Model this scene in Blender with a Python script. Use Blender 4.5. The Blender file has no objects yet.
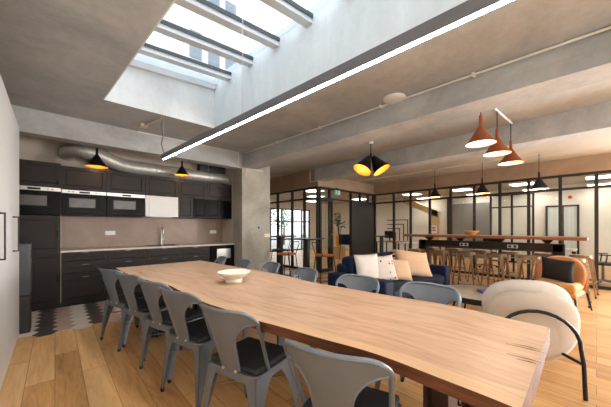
import bpy, bmesh, math, random
from mathutils import Vector, Matrix
random.seed(7)
PI = math.pi
SC = bpy.context.scene
COL = SC.collection

# ------------------------------------------------------------------ materials
def lin(c):
    c = c / 255.0
    return c / 12.92 if c <= 0.04045 else ((c + 0.055) / 1.055) ** 2.4
def rgb(r, g, b): return (lin(r), lin(g), lin(b), 1.0)

def new_mat(name):
    m = bpy.data.materials.new(name); m.use_nodes = True
    nt = m.node_tree
    return m, nt, nt.nodes['Principled BSDF']

def N(nt, kind, **kw):
    n = nt.nodes.new(kind)
    for k, v in kw.items():
        if k in n.inputs.keys(): n.inputs[k].default_value = v
        else: setattr(n, k, v)
    return n

def mat(name, c, rough=0.5, metal=0.0, var=0.12, scale=6.0, bump=0.0, bscale=60.0, sheen=0.0, spec=0.5, stretch=None, coat=0.0):
    """plain surface with a little procedural unevenness of colour"""
    m, nt, b = new_mat(name)
    L = nt.links
    tc = N(nt, 'ShaderNodeTexCoord')
    src = tc.outputs['Object']
    if stretch:
        mp = N(nt, 'ShaderNodeMapping'); mp.inputs['Scale'].default_value = stretch
        L.new(src, mp.inputs['Vector']); src = mp.outputs['Vector']
    no = N(nt, 'ShaderNodeTexNoise', Scale=scale, Detail=5.0, Roughness=0.6)
    L.new(src, no.inputs['Vector'])
    r = N(nt, 'ShaderNodeValToRGB')
    r.color_ramp.elements[0].position = 0.3; r.color_ramp.elements[1].position = 0.7
    r.color_ramp.elements[0].color = tuple(x * (1 - var) for x in c[:3]) + (1,)
    r.color_ramp.elements[1].color = tuple(min(1, x * (1 + var)) for x in c[:3]) + (1,)
    L.new(no.outputs['Fac'], r.inputs['Fac']); L.new(r.outputs['Color'], b.inputs['Base Color'])
    b.inputs['Roughness'].default_value = rough; b.inputs['Metallic'].default_value = metal
    b.inputs['Specular IOR Level'].default_value = spec
    if sheen: b.inputs['Sheen Weight'].default_value = sheen; b.inputs['Sheen Roughness'].default_value = 0.35
    if coat: b.inputs['Coat Weight'].default_value = coat; b.inputs['Coat Roughness'].default_value = 0.15
    if bump:
        n2 = N(nt, 'ShaderNodeTexNoise', Scale=bscale, Detail=3.0)
        L.new(src, n2.inputs['Vector'])
        bp = N(nt, 'ShaderNodeBump', Strength=bump, Distance=0.01)
        L.new(n2.outputs['Fac'], bp.inputs['Height']); L.new(bp.outputs['Normal'], b.inputs['Normal'])
    return m

def mat_concrete(name, c1, c2, rough=0.85, scale=0.7, streak=None):
    m, nt, b = new_mat(name); L = nt.links
    tc = N(nt, 'ShaderNodeTexCoord')
    src = tc.outputs['Object']
    if streak:
        mp = N(nt, 'ShaderNodeMapping'); mp.inputs['Scale'].default_value = streak
        L.new(src, mp.inputs['Vector']); src = mp.outputs['Vector']
    a = N(nt, 'ShaderNodeTexNoise', Scale=scale, Detail=9.0, Roughness=0.62, Distortion=0.6)
    f = N(nt, 'ShaderNodeTexNoise', Scale=scale * 14, Detail=6.0, Roughness=0.7)
    L.new(src, a.inputs['Vector']); L.new(tc.outputs['Object'], f.inputs['Vector'])
    ad = N(nt, 'ShaderNodeMath', operation='MULTIPLY_ADD'); ad.inputs[1].default_value = 0.35
    L.new(f.outputs['Fac'], ad.inputs[0]); L.new(a.outputs['Fac'], ad.inputs[2])
    r = N(nt, 'ShaderNodeValToRGB')
    r.color_ramp.elements[0].position = 0.45; r.color_ramp.elements[1].position = 0.88
    r.color_ramp.elements[0].color = c1; r.color_ramp.elements[1].color = c2
    L.new(ad.outputs[0], r.inputs['Fac']); L.new(r.outputs['Color'], b.inputs['Base Color'])
    b.inputs['Roughness'].default_value = rough
    bp = N(nt, 'ShaderNodeBump', Strength=0.25, Distance=0.01)
    L.new(f.outputs['Fac'], bp.inputs['Height']); L.new(bp.outputs['Normal'], b.inputs['Normal'])
    return m

def mat_floor():
    m, nt, b = new_mat('oak_planks'); L = nt.links
    tc = N(nt, 'ShaderNodeTexCoord')
    mp = N(nt, 'ShaderNodeMapping'); mp.inputs['Rotation'].default_value = (0, 0, PI / 2)
    L.new(tc.outputs['Object'], mp.inputs['Vector'])
    br = N(nt, 'ShaderNodeTexBrick', offset=0.37, offset_frequency=2)
    br.inputs['Color1'].default_value = (0, 0, 0, 1); br.inputs['Color2'].default_value = (1, 1, 1, 1)
    br.inputs['Mortar'].default_value = (0.5, 0.5, 0.5, 1)
    br.inputs['Scale'].default_value = 1.0; br.inputs['Brick Width'].default_value = 1.55
    br.inputs['Row Height'].default_value = 0.178; br.inputs['Mortar Size'].default_value = 0.0016
    br.inputs['Mortar Smooth'].default_value = 0.1
    L.new(mp.outputs['Vector'], br.inputs['Vector'])
    # grain along the boards
    mg = N(nt, 'ShaderNodeMapping'); mg.inputs['Scale'].default_value = (9.0, 0.8, 1.0)
    L.new(tc.outputs['Object'], mg.inputs['Vector'])
    off = N(nt, 'ShaderNodeVectorMath', operation='MULTIPLY_ADD'); off.inputs[1].default_value = (7.0, 13.0, 3.0)
    L.new(br.outputs['Color'], off.inputs[0]); L.new(mg.outputs['Vector'], off.inputs[2])
    g = N(nt, 'ShaderNodeTexNoise', Scale=2.2, Detail=8.0, Roughness=0.62, Distortion=1.4)
    L.new(off.outputs[0], g.inputs['Vector'])
    mx = N(nt, 'ShaderNodeMath', operation='MULTIPLY_ADD'); mx.inputs[1].default_value = 0.42
    L.new(br.outputs['Color'], mx.inputs[0]); L.new(g.outputs['Fac'], mx.inputs[2])
    r = N(nt, 'ShaderNodeValToRGB')
    e = r.color_ramp.elements
    e[0].position = 0.28; e[0].color = rgb(156, 108, 64)
    e[1].position = 1.0; e[1].color = rgb(222, 178, 124)
    k = e.new(0.62); k.color = rgb(198, 148, 92)
    L.new(mx.outputs[0], r.inputs['Fac'])
    dk = N(nt, 'ShaderNodeMix', data_type='RGBA'); dk.inputs['B'].default_value = rgb(92, 58, 30)
    L.new(br.outputs['Fac'], dk.inputs['Factor']); L.new(r.outputs['Color'], dk.inputs['A'])
    L.new(dk.outputs['Result'], b.inputs['Base Color'])
    b.inputs['Roughness'].default_value = 0.36; b.inputs['Specular IOR Level'].default_value = 0.45
    bp = N(nt, 'ShaderNodeBump', Strength=0.1, Distance=0.004)
    L.new(g.outputs['Fac'], bp.inputs['Height']); L.new(bp.outputs['Normal'], b.inputs['Normal'])
    return m

def mat_slab():
    """live-edge slab: grain follows the UVs (u across, v along), pale sapwood beside the left edge"""
    m, nt, b = new_mat('live_edge_wood'); L = nt.links
    tc = N(nt, 'ShaderNodeTexCoord')
    mp = N(nt, 'ShaderNodeMapping'); mp.inputs['Scale'].default_value = (7.0, 1.0, 1.0)
    L.new(tc.outputs['UV'], mp.inputs['Vector'])
    g = N(nt, 'ShaderNodeTexNoise', Scale=2.3, Detail=9.0, Roughness=0.6, Distortion=1.1)
    L.new(mp.outputs['Vector'], g.inputs['Vector'])
    mp2 = N(nt, 'ShaderNodeMapping'); mp2.inputs['Scale'].default_value = (60.0, 2.0, 1.0)
    L.new(tc.outputs['UV'], mp2.inputs['Vector'])
    g2 = N(nt, 'ShaderNodeTexNoise', Scale=2.0, Detail=4.0, Roughness=0.6)
    L.new(mp2.outputs['Vector'], g2.inputs['Vector'])
    ad = N(nt, 'ShaderNodeMath', operation='MULTIPLY_ADD'); ad.inputs[1].default_value = 0.35
    L.new(g2.outputs['Fac'], ad.inputs[0]); L.new(g.outputs['Fac'], ad.inputs[2])
    r = N(nt, 'ShaderNodeValToRGB'); e = r.color_ramp.elements
    e[0].position = 0.38; e[0].color = rgb(150, 112, 84)
    e[1].position = 0.95; e[1].color = rgb(208, 176, 148)
    k = e.new(0.62); k.color = rgb(184, 147, 118)
    L.new(ad.outputs[0], r.inputs['Fac'])
    # sapwood
    sx = N(nt, 'ShaderNodeSeparateXYZ'); L.new(tc.outputs['UV'], sx.inputs[0])
    w = N(nt, 'ShaderNodeTexNoise', Scale=3.0, Detail=2.0)
    mp3 = N(nt, 'ShaderNodeMapping'); mp3.inputs['Scale'].default_value = (0.3, 0.5, 1.0)
    L.new(tc.outputs['UV'], mp3.inputs['Vector']); L.new(mp3.outputs['Vector'], w.inputs['Vector'])
    s1 = N(nt, 'ShaderNodeMath', operation='MULTIPLY_ADD'); s1.inputs[1].default_value = 0.16
    L.new(w.outputs['Fac'], s1.inputs[0]); L.new(sx.outputs[0], s1.inputs[2])
    rs = N(nt, 'ShaderNodeValToRGB'); q = rs.color_ramp.elements
    q[0].position = 0.145; q[0].color = (0, 0, 0, 1); q[1].position = 0.16; q[1].color = (1, 1, 1, 1)
    L.new(s1.outputs[0], rs.inputs['Fac'])
    sap = N(nt, 'ShaderNodeMix', data_type='RGBA'); sap.inputs['Factor'].default_value = 0.55
    sap.inputs['B'].default_value = rgb(214, 178, 138)
    L.new(r.outputs['Color'], sap.inputs['A'])
    mx = N(nt, 'ShaderNodeMix', data_type='RGBA')
    L.new(rs.outputs['Color'], mx.inputs['Factor']); L.new(sap.outputs['Result'], mx.inputs['A']); L.new(r.outputs['Color'], mx.inputs['B'])
    L.new(mx.outputs['Result'], b.inputs['Base Color'])
    b.inputs['Roughness'].default_value = 0.3; b.inputs['Specular IOR Level'].default_value = 0.5
    return m

def mat_glass(name, tint=(0.93, 0.95, 0.95), refl=0.75, base=0.0):
    m, nt, b = new_mat(name); L = nt.links
    nt.nodes.remove(b)
    out = nt.nodes['Material Output']
    t = N(nt, 'ShaderNodeBsdfTransparent'); t.inputs['Color'].default_value = tint + (1,)
    g = N(nt, 'ShaderNodeBsdfGlossy'); g.inputs['Roughness'].default_value = 0.02
    f = N(nt, 'ShaderNodeFresnel', IOR=1.45)
    ml0 = N(nt, 'ShaderNodeMath', operation='MULTIPLY_ADD'); ml0.inputs[1].default_value = refl; ml0.inputs[2].default_value = base
    L.new(f.outputs[0], ml0.inputs[0])
    ge = N(nt, 'ShaderNodeNewGeometry'); inv = N(nt, 'ShaderNodeMath', operation='SUBTRACT'); inv.inputs[0].default_value = 1.0
    L.new(ge.outputs['Backfacing'], inv.inputs[1])
    ml = N(nt, 'ShaderNodeMath', operation='MULTIPLY')
    L.new(ml0.outputs[0], ml.inputs[0]); L.new(inv.outputs[0], ml.inputs[1])
    mx = N(nt, 'ShaderNodeMixShader')
    L.new(ml.outputs[0], mx.inputs[0]); L.new(t.outputs[0], mx.inputs[1]); L.new(g.outputs[0], mx.inputs[2])
    L.new(mx.outputs[0], out.inputs['Surface'])
    return m

def mat_emit(name, c, s):
    m, nt, b = new_mat(name)
    b.inputs['Base Color'].default_value = c
    b.inputs['Emission Color'].default_value = c; b.inputs['Emission Strength'].default_value = s
    return m

M = {}
M['floor'] = mat_floor()
M['slab'] = mat_slab()
M['bark'] = mat('bark_edge', rgb(100, 58, 36), 0.6, var=0.4, scale=9, bump=0.5, bscale=40, stretch=(1, .35, 3))
M['ceil'] = mat_concrete('ceiling_concrete', rgb(148, 152, 154), rgb(192, 195, 196), scale=0.9)
M['ceil_warm'] = mat_concrete('ceiling_plaster', rgb(168, 162, 152), rgb(192, 186, 174), scale=0.9)
M['beam'] = mat_concrete('beam_concrete', rgb(150, 152, 153), rgb(194, 196, 196), scale=1.1)
M['column'] = mat_concrete('column_concrete', rgb(146, 142, 132), rgb(188, 184, 172), scale=1.3)
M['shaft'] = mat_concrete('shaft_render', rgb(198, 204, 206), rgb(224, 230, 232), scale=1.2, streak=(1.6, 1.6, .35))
M['wallbeige'] = mat_concrete('beige_plaster', rgb(178, 166, 152), rgb(200, 188, 174), scale=1.4)
M['downstand'] = mat_concrete('brown_plaster', rgb(140, 118, 98), rgb(170, 146, 122), scale=1.4)
M['white_wall'] = mat('white_wall_paint', rgb(226, 222, 212), 0.75, var=0.03)
M['grey_wall'] = mat('grey_wall_panel', rgb(132, 128, 122), 0.6, var=0.05)
M['kitchen'] = mat('dark_brown_cabinet', rgb(44, 37, 34), 0.45, var=0.1, scale=3, spec=0.25)
M['kitchen_in'] = mat('black_cabinet_glass', rgb(24, 22, 22), 0.2, var=0.1, spec=0.06)
M['kick'] = mat('black_plinth', rgb(22, 20, 19), 0.6)
M['worktop'] = mat('pale_worktop', rgb(206, 196, 182), 0.35, var=0.06, scale=12)
M['splash'] = mat_concrete('brown_stone_tile', rgb(136, 112, 98), rgb(164, 140, 124), rough=0.4, scale=1.6)
M['oven_window_reflection'] = mat('oven_window_reflection', rgb(84, 80, 76), 0.25, var=0.3, scale=4)  # lightened: a reflection on the black oven glass is put into the colour
M['steel'] = mat('brushed_steel', rgb(200, 198, 194), 0.3, 0.9, var=0.08, scale=20, stretch=(1, 1, 14))
M['duct'] = mat('galvanised_duct', rgb(196, 192, 186), 0.42, 0.45, var=0.12, scale=9)
M['white'] = mat('white_lacquer', rgb(224, 224, 222), 0.45, var=0.02)
M['pipe'] = mat('pale_conduit', rgb(226, 222, 214), 0.5, var=0.05)
M['white_plastic'] = mat('white_plastic', rgb(230, 230, 228), 0.4, var=0.02)
M['handle'] = mat('black_handle', rgb(28, 26, 26), 0.4, 0.3)
M['black'] = mat('black_metal', rgb(24, 23, 23), 0.4, 0.4)
M['frame'] = mat('black_steel_frame', rgb(44, 40, 37), 0.5, 0.2)
M['gold'] = mat('gold_lining', rgb(236, 164, 60), 0.45, 0.0, var=0.06)
M['copper'] = mat('copper_shade', rgb(150, 80, 44), 0.45, 0.25, var=0.1)
M['copper_in'] = mat('cream_lining', rgb(250, 226, 190), 0.5, var=0.04)
M['darkgrey'] = mat('dark_grey_box', rgb(70, 70, 74), 0.5, var=0.06)
M['darkbrown'] = mat('dark_brown_box', rgb(48, 40, 36), 0.5, var=0.1)
M['alu'] = mat('grey_aluminium', rgb(120, 120, 124), 0.4, 0.5, var=0.05)
M['sky_frame'] = mat('grey_skylight_bar', rgb(206, 211, 215), 0.5, 0.0, var=0.05)
M['sky_seal'] = mat('dark_seal', rgb(60, 62, 64), 0.5)
M['led'] = mat_emit('led_diffuser', (1.0, 0.94, 0.86, 1), 38.0)
M['panel_led'] = mat_emit('panel_diffuser', (1.0, 0.94, 0.86, 1), 6.0)
M['glass'] = mat_glass('partition_glass', (0.95, 0.96, 0.95), 0.8, 0.01)
M['skyglass'] = mat_glass('skylight_glass', (0.80, 0.84, 0.87), 0.7, 0.0)
M['chair'] = mat('gunmetal_sheet', rgb(112, 118, 127), 0.4, 0.5, var=0.06, scale=8)
M['pad'] = mat('black_seat_pad', rgb(30, 31, 36), 0.8, var=0.1, bump=0.2, bscale=200)
M['rubber'] = mat('black_rubber', rgb(20, 19, 19), 0.7)
M['trestle'] = mat('dark_brown_steel', rgb(58, 40, 33), 0.45, 0.4, var=0.12)
M['cream'] = mat('cream_stoneware', rgb(220, 212, 196), 0.45, var=0.05)
M['navy'] = mat('navy_velvet', rgb(6, 20, 46), 0.65, var=0.35, scale=4, sheen=0.03, bump=0.1, bscale=150, spec=0.2)
M['cush_white'] = mat('white_cushion', rgb(206, 196, 188), 0.85, var=0.1, scale=9, bump=0.3, bscale=90)
M['cush_beige'] = mat('beige_cushion', rgb(200, 166, 136), 0.85, var=0.06, bump=0.3, bscale=90)
M['cush_black'] = mat('black_cushion', rgb(30, 28, 30), 0.85, var=0.2, bump=0.3, bscale=90)
M['pattern'] = None
M['boucle'] = mat('cream_fabric', rgb(204, 192, 180), 0.9, var=0.05, bump=0.3, bscale=160, sheen=0.2)
M['boucle_shell'] = mat('cream_fabric_shaded', rgb(190, 174, 158), 0.9, var=0.05, bump=0.3, bscale=160, sheen=0.2)  # cream fabric darkened: shade on the chair's back is put into the colour
M['mustard'] = mat('mustard_velvet', rgb(190, 132, 58), 0.75, var=0.1, bump=0.1, bscale=120, sheen=0.3)
M['mustard2'] = mat('apricot_velvet', rgb(186, 126, 78), 0.75, var=0.08, bump=0.1, bscale=120, sheen=0.3)
M['coffee'] = mat('stone_top', rgb(150, 140, 122), 0.25, var=0.08, scale=3)
M['blue_book'] = mat('blue_cover', rgb(40, 44, 128), 0.5, var=0.1)
M['paper'] = mat('paper_edge', rgb(226, 220, 204), 0.8, var=0.04)
M['bronze'] = mat('bronze_sheet', rgb(172, 144, 118), 0.3, 0.85, var=0.25, scale=7)
M['barwood'] = mat('red_brown_wood', rgb(134, 82, 50), 0.4, var=0.25, scale=5, stretch=(6, .6, 6))
M['bowlwood'] = mat('orange_wood', rgb(226, 156, 82), 0.45, var=0.12, scale=8)
M['stoolseat'] = mat('tan_seat', rgb(168, 98, 54), 0.45, var=0.2, scale=9)
M['bluegrey'] = mat('navy_shell', rgb(40, 66, 96), 0.6, var=0.08)
M['yellow'] = mat('yellow_pot', rgb(232, 176, 40), 0.5, var=0.05)
M['leaf'] = mat('green_leaf', rgb(92, 116, 74), 0.5, var=0.35, scale=12)
M['stem'] = mat('brown_stem', rgb(96, 72, 50), 0.8, var=0.2)
M['desk'] = mat('white_desk', rgb(226, 224, 218), 0.4, var=0.03)
M['door'] = mat('dark_door', rgb(40, 37, 35), 0.5, var=0.08)
M['green'] = mat_emit('exit_green', (0.06, 0.30, 0.20, 1), 0.3)
M['tan'] = mat('tan_board', rgb(206, 176, 128), 0.7, var=0.06)
M['red'] = mat('red_print', rgb(210, 60, 52), 0.6)
M['frost'] = mat('frosted_curtain', rgb(204, 212, 208), 0.7, var=0.12, scale=2, stretch=(1, 9, .2))
M['tile_white'] = mat('tile_white', rgb(214, 204, 192), 0.45, var=0.08, scale=4)
M['tile_pink'] = mat('tile_pink', rgb(178, 154, 140), 0.45, var=0.1, scale=4)
M['tile_dark'] = mat('tile_dark', rgb(76, 68, 66), 0.45, var=0.12, scale=4)
M['grout'] = mat('tile_grout', rgb(150, 140, 130), 0.8)
M['asphalt'] = mat('street_grey', rgb(150, 150, 150), 0.9)
M['facade'] = mat_concrete('facade_render', rgb(190, 192, 194), rgb(206, 208, 210), scale=.3)
M['facade_win'] = mat('facade_window', rgb(120, 126, 132), 0.3, var=0.1)
M['foliage'] = mat('tree_foliage', rgb(120, 136, 112), 0.8, var=0.3, scale=8)

def mat_pattern():
    m, nt, b = new_mat('spotted_cushion'); L = nt.links
    tc = N(nt, 'ShaderNodeTexCoord')
    v = N(nt, 'ShaderNodeTexVoronoi', Scale=16.0); L.new(tc.outputs['Object'], v.inputs['Vector'])
    r = N(nt, 'ShaderNodeValToRGB'); e = r.color_ramp.elements
    e[0].position = 0.22; e[0].color = rgb(70, 62, 66); e[1].position = 0.3; e[1].color = rgb(206, 192, 182)
    L.new(v.outputs['Distance'], r.inputs['Fac']); L.new(r.outputs['Color'], b.inputs['Base Color'])
    b.inputs['Roughness'].default_value = 0.85
    return m
M['pattern'] = mat_pattern()

# ------------------------------------------------------------------ mesh helpers
class MB:
    def __init__(s): s.bm = bmesh.new()
    def box(s, x0, x1, y0, y1, z0, z1, mi=0):
        vs = [s.bm.verts.new(p) for p in ((x0,y0,z0),(x1,y0,z0),(x1,y1,z0),(x0,y1,z0),(x0,y0,z1),(x1,y0,z1),(x1,y1,z1),(x0,y1,z1))]
        for f in ((3,2,1,0),(4,5,6,7),(0,1,5,4),(1,2,6,5),(2,3,7,6),(3,0,4,7)):
            q = s.bm.faces.new([vs[i] for i in f]); q.material_index = mi
        return vs
    def rbox(s, x0, x1, y0, y1, z0, z1, r=0.02, seg=3, mat4=None):
        b2 = bmesh.new()
        bmesh.ops.create_cube(b2, size=1.0)
        for v in b2.verts:
            v.co = Vector(((x0+x1)/2 + v.co.x*(x1-x0), (y0+y1)/2 + v.co.y*(y1-y0), (z0+z1)/2 + v.co.z*(z1-z0)))
        r = min(r, (x1-x0)*.49, (y1-y0)*.49, (z1-z0)*.49)
        bmesh.ops.bevel(b2, geom=list(b2.edges), offset=r, segments=seg, profile=0.5, affect='EDGES')
        if mat4: bmesh.ops.transform(b2, matrix=mat4, verts=b2.verts)
        s.merge(b2); return s
    def merge(s, b2):
        mp = {v: s.bm.verts.new(v.co) for v in b2.verts}
        for f in b2.faces:
            try:
                q = s.bm.faces.new([mp[v] for v in f.verts]); q.material_index = f.material_index
            except ValueError: pass
        b2.free()
    def prism(s, poly, z0, z1, mi=0):
        n = len(poly)
        a = [s.bm.verts.new((x, y, z0)) for x, y in poly]; b = [s.bm.verts.new((x, y, z1)) for x, y in poly]
        s.bm.faces.new(a[::-1]).material_index = mi; s.bm.faces.new(b).material_index = mi
        for i in range(n):
            s.bm.faces.new((a[i], a[(i+1)%n], b[(i+1)%n], b[i])).material_index = mi
        return s
    def hexa(s, bottom, top):
        """eight corners: four bottom, four top (3-D points)"""
        a = [s.bm.verts.new(p) for p in bottom]; b = [s.bm.verts.new(p) for p in top]
        s.bm.faces.new(a[::-1]); s.bm.faces.new(b)
        for i in range(4): s.bm.faces.new((a[i], a[(i+1)%4], b[(i+1)%4], b[i]))
        return s
    def tube(s, pts, r, seg=10, closed=False, caps=True):
        pts = [Vector(p) for p in pts]; n = len(pts)
        rr = r if isinstance(r, (list, tuple)) else [r]*n
        def tan(i):
            if closed: return (pts[(i+1)%n] - pts[i-1]).normalized()
            if i == 0: return (pts[1]-pts[0]).normalized()
            if i == n-1: return (pts[-1]-pts[-2]).normalized()
            return ((pts[i+1]-pts[i]).normalized() + (pts[i]-pts[i-1]).normalized()).normalized()
        t = tan(0); u = t.orthogonal().normalized(); rings = []
        for i in range(n):
            t2 = tan(i); u = (u - t2*u.dot(t2))
            u = u.normalized() if u.length > 1e-6 else t2.orthogonal().normalized()
            w = t2.cross(u)
            rings.append([s.bm.verts.new(pts[i] + (u*math.cos(2*PI*k/seg) + w*math.sin(2*PI*k/seg))*rr[i]) for k in range(seg)])
        for i in range(n if closed else n-1):
            A, B = rings[i], rings[(i+1)%n]
            for k in range(seg): s.bm.faces.new((A[k], A[(k+1)%seg], B[(k+1)%seg], B[k]))
        if caps and not closed:
            s.bm.faces.new(rings[0][::-1]); s.bm.faces.new(rings[-1])
        return s
    def lathe(s, prof, seg=24, c=(0,0,0), sx=1.0, sy=1.0, mat4=None):
        rings = []
        for r, z in prof:
            if r < 1e-5: rings.append([s.bm.verts.new((c[0], c[1], c[2]+z))])
            else: rings.append([s.bm.verts.new((c[0]+r*sx*math.cos(2*PI*k/seg), c[1]+r*sy*math.sin(2*PI*k/seg), c[2]+z)) for k in range(seg)])
        if mat4:
            for R in rings:
                for v in R: v.co = mat4 @ v.co
        for A, B in zip(rings, rings[1:]):
            for k in range(seg):
                k2 = (k+1) % seg
                if len(A) == 1 and len(B) == 1: continue
                if len(A) == 1: s.bm.faces.new((A[0], B[k], B[k2]))
                elif len(B) == 1: s.bm.faces.new((A[k2], A[k], B[0]))
                else: s.bm.faces.new((A[k2], A[k], B[k], B[k2]))
        return s
    def grid(s, fn, nu, nv, closed_u=False):
        V = [[s.bm.verts.new(fn(i/nu, j/nv)) for j in range(nv+1)] for i in range(nu + (0 if closed_u else 1))]
        for i in range(nu):
            for j in range(nv):
                a, b = V[i], V[(i+1) % len(V)]
                s.bm.faces.new((a[j], b[j], b[j+1], a[j+1]))
        return V
    def build(s, name, m, parent=None, smooth=False, weld=False):
        if weld: bmesh.ops.remove_doubles(s.bm, verts=s.bm.verts, dist=1e-5)
        bmesh.ops.recalc_face_normals(s.bm, faces=s.bm.faces)
        me = bpy.data.meshes.new(name); s.bm.to_mesh(me); s.bm.free()
        for mm in (m if isinstance(m, (list, tuple)) else [m]): me.materials.append(mm)
        if smooth:
            for p in me.polygons: p.use_smooth = True
            if smooth != 'all': me.set_sharp_from_angle(angle=math.radians(38))
        o = bpy.data.objects.new(name, me); COL.objects.link(o)
        if parent: o.parent = parent
        return o

def tag(o, label=None, cat=None, group=None, kind=None):
    if label: o['label'] = label
    if cat: o['category'] = cat
    if group: o['group'] = group
    if kind: o['kind'] = kind
    return o
def thing(name, label, cat, loc=(0,0,0), rz=0.0, group=None):
    o = bpy.data.objects.new(name, None); COL.objects.link(o)
    o.location = loc; o.rotation_euler = (0, 0, rz); o.empty_display_size = 0.1
    return tag(o, label, cat, group)
def struct(o): o['kind'] = 'structure'; return o
def copy_tree(o, parent=None):
    c = o.copy(); COL.objects.link(c)
    if parent: c.parent = parent
    for ch in [x for x in o.children]: copy_tree(ch, c)
    return c
def dup(o, loc, rz=0.0, label=None, group=None):
    c = copy_tree(o); c.location = loc; c.rotation_euler = (0, 0, rz)
    if label: c['label'] = label
    if group: c['group'] = group
    return c
def arc(c, r, a0, a1, n, plane='xz'):
    out = []
    for i in range(n+1):
        a = a0 + (a1-a0)*i/n
        if plane == 'xz': out.append((c[0]+r*math.cos(a), c[1], c[2]+r*math.sin(a)))
        elif plane == 'xy': out.append((c[0]+r*math.cos(a), c[1]+r*math.sin(a), c[2]))
        else: out.append((c[0], c[1]+r*math.cos(a), c[2]+r*math.sin(a)))
    return out

CZ = 2.94          # concrete ceiling
BZ = 2.62          # underside of the beams
C3 = 2.78          # ceiling over the bar table
XP, YP = 8.30, 5.40    # glazed partitions
XA = 5.50

# ------------------------------------------------------------------ camera
cam = bpy.data.cameras.new('camera'); co = bpy.data.objects.new('camera', cam); COL.objects.link(co)
cam.sensor_fit = 'HORIZONTAL'; cam.sensor_width = 36.0
cam.lens = 270.0 / 611.0 * 36.0
cam.shift_y = (227.5 - 203.5) / 611.0
cam.clip_start = 0.05; cam.clip_end = 200
co.location = (0, 0, 1.275)
co.rotation_euler = (PI/2, 0, -math.radians(42.86))
SC.camera = co

# ------------------------------------------------------------------ the shell
b = MB(); b.box(-1.0, 13.2, -4.2, 11.7, -0.1, 0.0); struct(b.build('floor', M['floor']))

# hexagonal kitchen tiles
bm = MB(); s_ = 0.2/math.sqrt(3)
mats = [M['tile_white'], M['tile_dark'], M['tile_pink'], M['grout']]
pitch = 1.5*s_
for ci in range(-3, 20):
    cx = -0.085 + ci*pitch
    for rj in range(-1, 10):
        cy = 4.52 + rj*0.2 + (0.1 if ci % 2 else 0.0)
        if cy > 5.9 or cy < 4.45 or cx < -0.4 or cx > 3.1: continue
        q = (ci % 3); mi = {0: 1, 1: 2, 2: 0}[q]
        g = 0.0015
        bm.prism([(cx + (s_-g)*math.cos(k*PI/3), cy + (s_-g)*math.sin(k*PI/3)) for k in range(6)], 0.0, 0.004, mi)
struct(bm.build('floor_kitchen', mats))

b = MB(); b.box(-1.0, 3.17, 6.38, 6.5, 0, CZ); struct(b.build('wall_kitchen', M['wallbeige']))
b = MB(); b.box(-1.1, -0.95, 2.6, 6.5, 0, CZ); struct(b.build('wall_left', M['wallbeige']))
b = MB(); b.box(-1.1, -0.31, -4.2, 2.64, 0, CZ); struct(b.build('wall_near_left', M['white_wall']))
b = MB(); b.box(3.07, 3.2, 5.8, 6.38, 0, CZ); struct(b.build('wall_kitchen_end', M['wallbeige']))
b = MB(); b.box(3.07, 3.825, 5.39, 5.8, 0, CZ); struct(b.build('wall_pier', M['column']))
b = MB(); b.box(3.07, 3.2, 6.5, 8.3, 0, CZ); b.box(3.07, XA, 8.2, 8.3, 0, CZ); struct(b.build('wall_alcove', M['wallbeige']))
# far walls of the office beyond the glass
b = MB(); b.box(13.0, 13.2, -4.2, 11.7, 0, CZ); struct(b.build('wall_right', M['white_wall']))
b = MB()
b.box(XA, 6.3, 11.5, 11.7, 0, CZ); b.box(11.05, 13.0, 11.5, 11.7, 0, CZ); b.box(6.3, 11.05, 11.5, 11.7, 2.3, CZ)
struct(b.build('wall_back', M['white_wall']))
b = MB(); b.box(XA-.05, XA+.05, 8.3, 11.7, 0, CZ); struct(b.build('wall_back_side', M['white_wall']))
# wall behind the camera; its unseen window openings are added for fill light
b = MB()
b.box(-0.31, 13.0, -4.2, -4.05, 0, 0.35); b.box(-0.31, 13.0, -4.2, -4.05, 2.6, CZ)
for x0, x1 in ((-0.31, 0.1), (2.3, 2.7), (4.9, 5.3), (7.5, 9.0), (12.0, 13.0)): b.box(x0, x1, -4.2, -4.05, 0.35, 2.6)
struct(b.build('wall_front', M['white_wall']))
b = MB(); b.box(8.25, 8.4, -4.05, -0.62, 0, .3); b.box(8.25, 8.4, -4.05, -0.62, 2.5, CZ); b.box(8.25, 8.4, -1.7, -0.62, .3, 2.5); b.box(8.25, 8.4, -4.05, -3.7, .3, 2.5)
struct(b.build('wall_office', M['white_wall']))
w = MB()  # unseen side window, added to bring fill light from the right
for yy in (-3.7, -2.72, -1.75): w.box(8.3, 8.35, yy, yy+.05, .3, 2.5)
w.box(8.3, 8.35, -3.7, -1.7, .3, .35); w.box(8.3, 8.35, -3.7, -1.7, 2.45, 2.5)
o = struct(w.build('fill_window_8', M['frame']))
g = MB(); g.box(8.32, 8.326, -3.7, -1.7, .3, 2.5); g.build('window_glass', M['glass'], o)
FILL_WINS = ((0.1, 2.3), (2.7, 4.9), (5.3, 7.5), (9.0, 12.0))  # unseen windows behind the camera, added for fill light
for x0, x1 in FILL_WINS:
    w = MB()
    for xx in (x0, (x0+x1)/2-.025, x1-.05): w.box(xx, xx+.05, -4.16, -4.1, .35, 2.6)
    w.box(x0, x1, -4.16, -4.1, .35, .4); w.box(x0, x1, -4.16, -4.1, 2.55, 2.6)
    o = struct(w.build('fill_window_2', M['frame']))
    g = MB(); g.box(x0, x1, -4.135, -4.13, .35, 2.6); g.build('window_glass', M['glass'], o)

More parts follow.
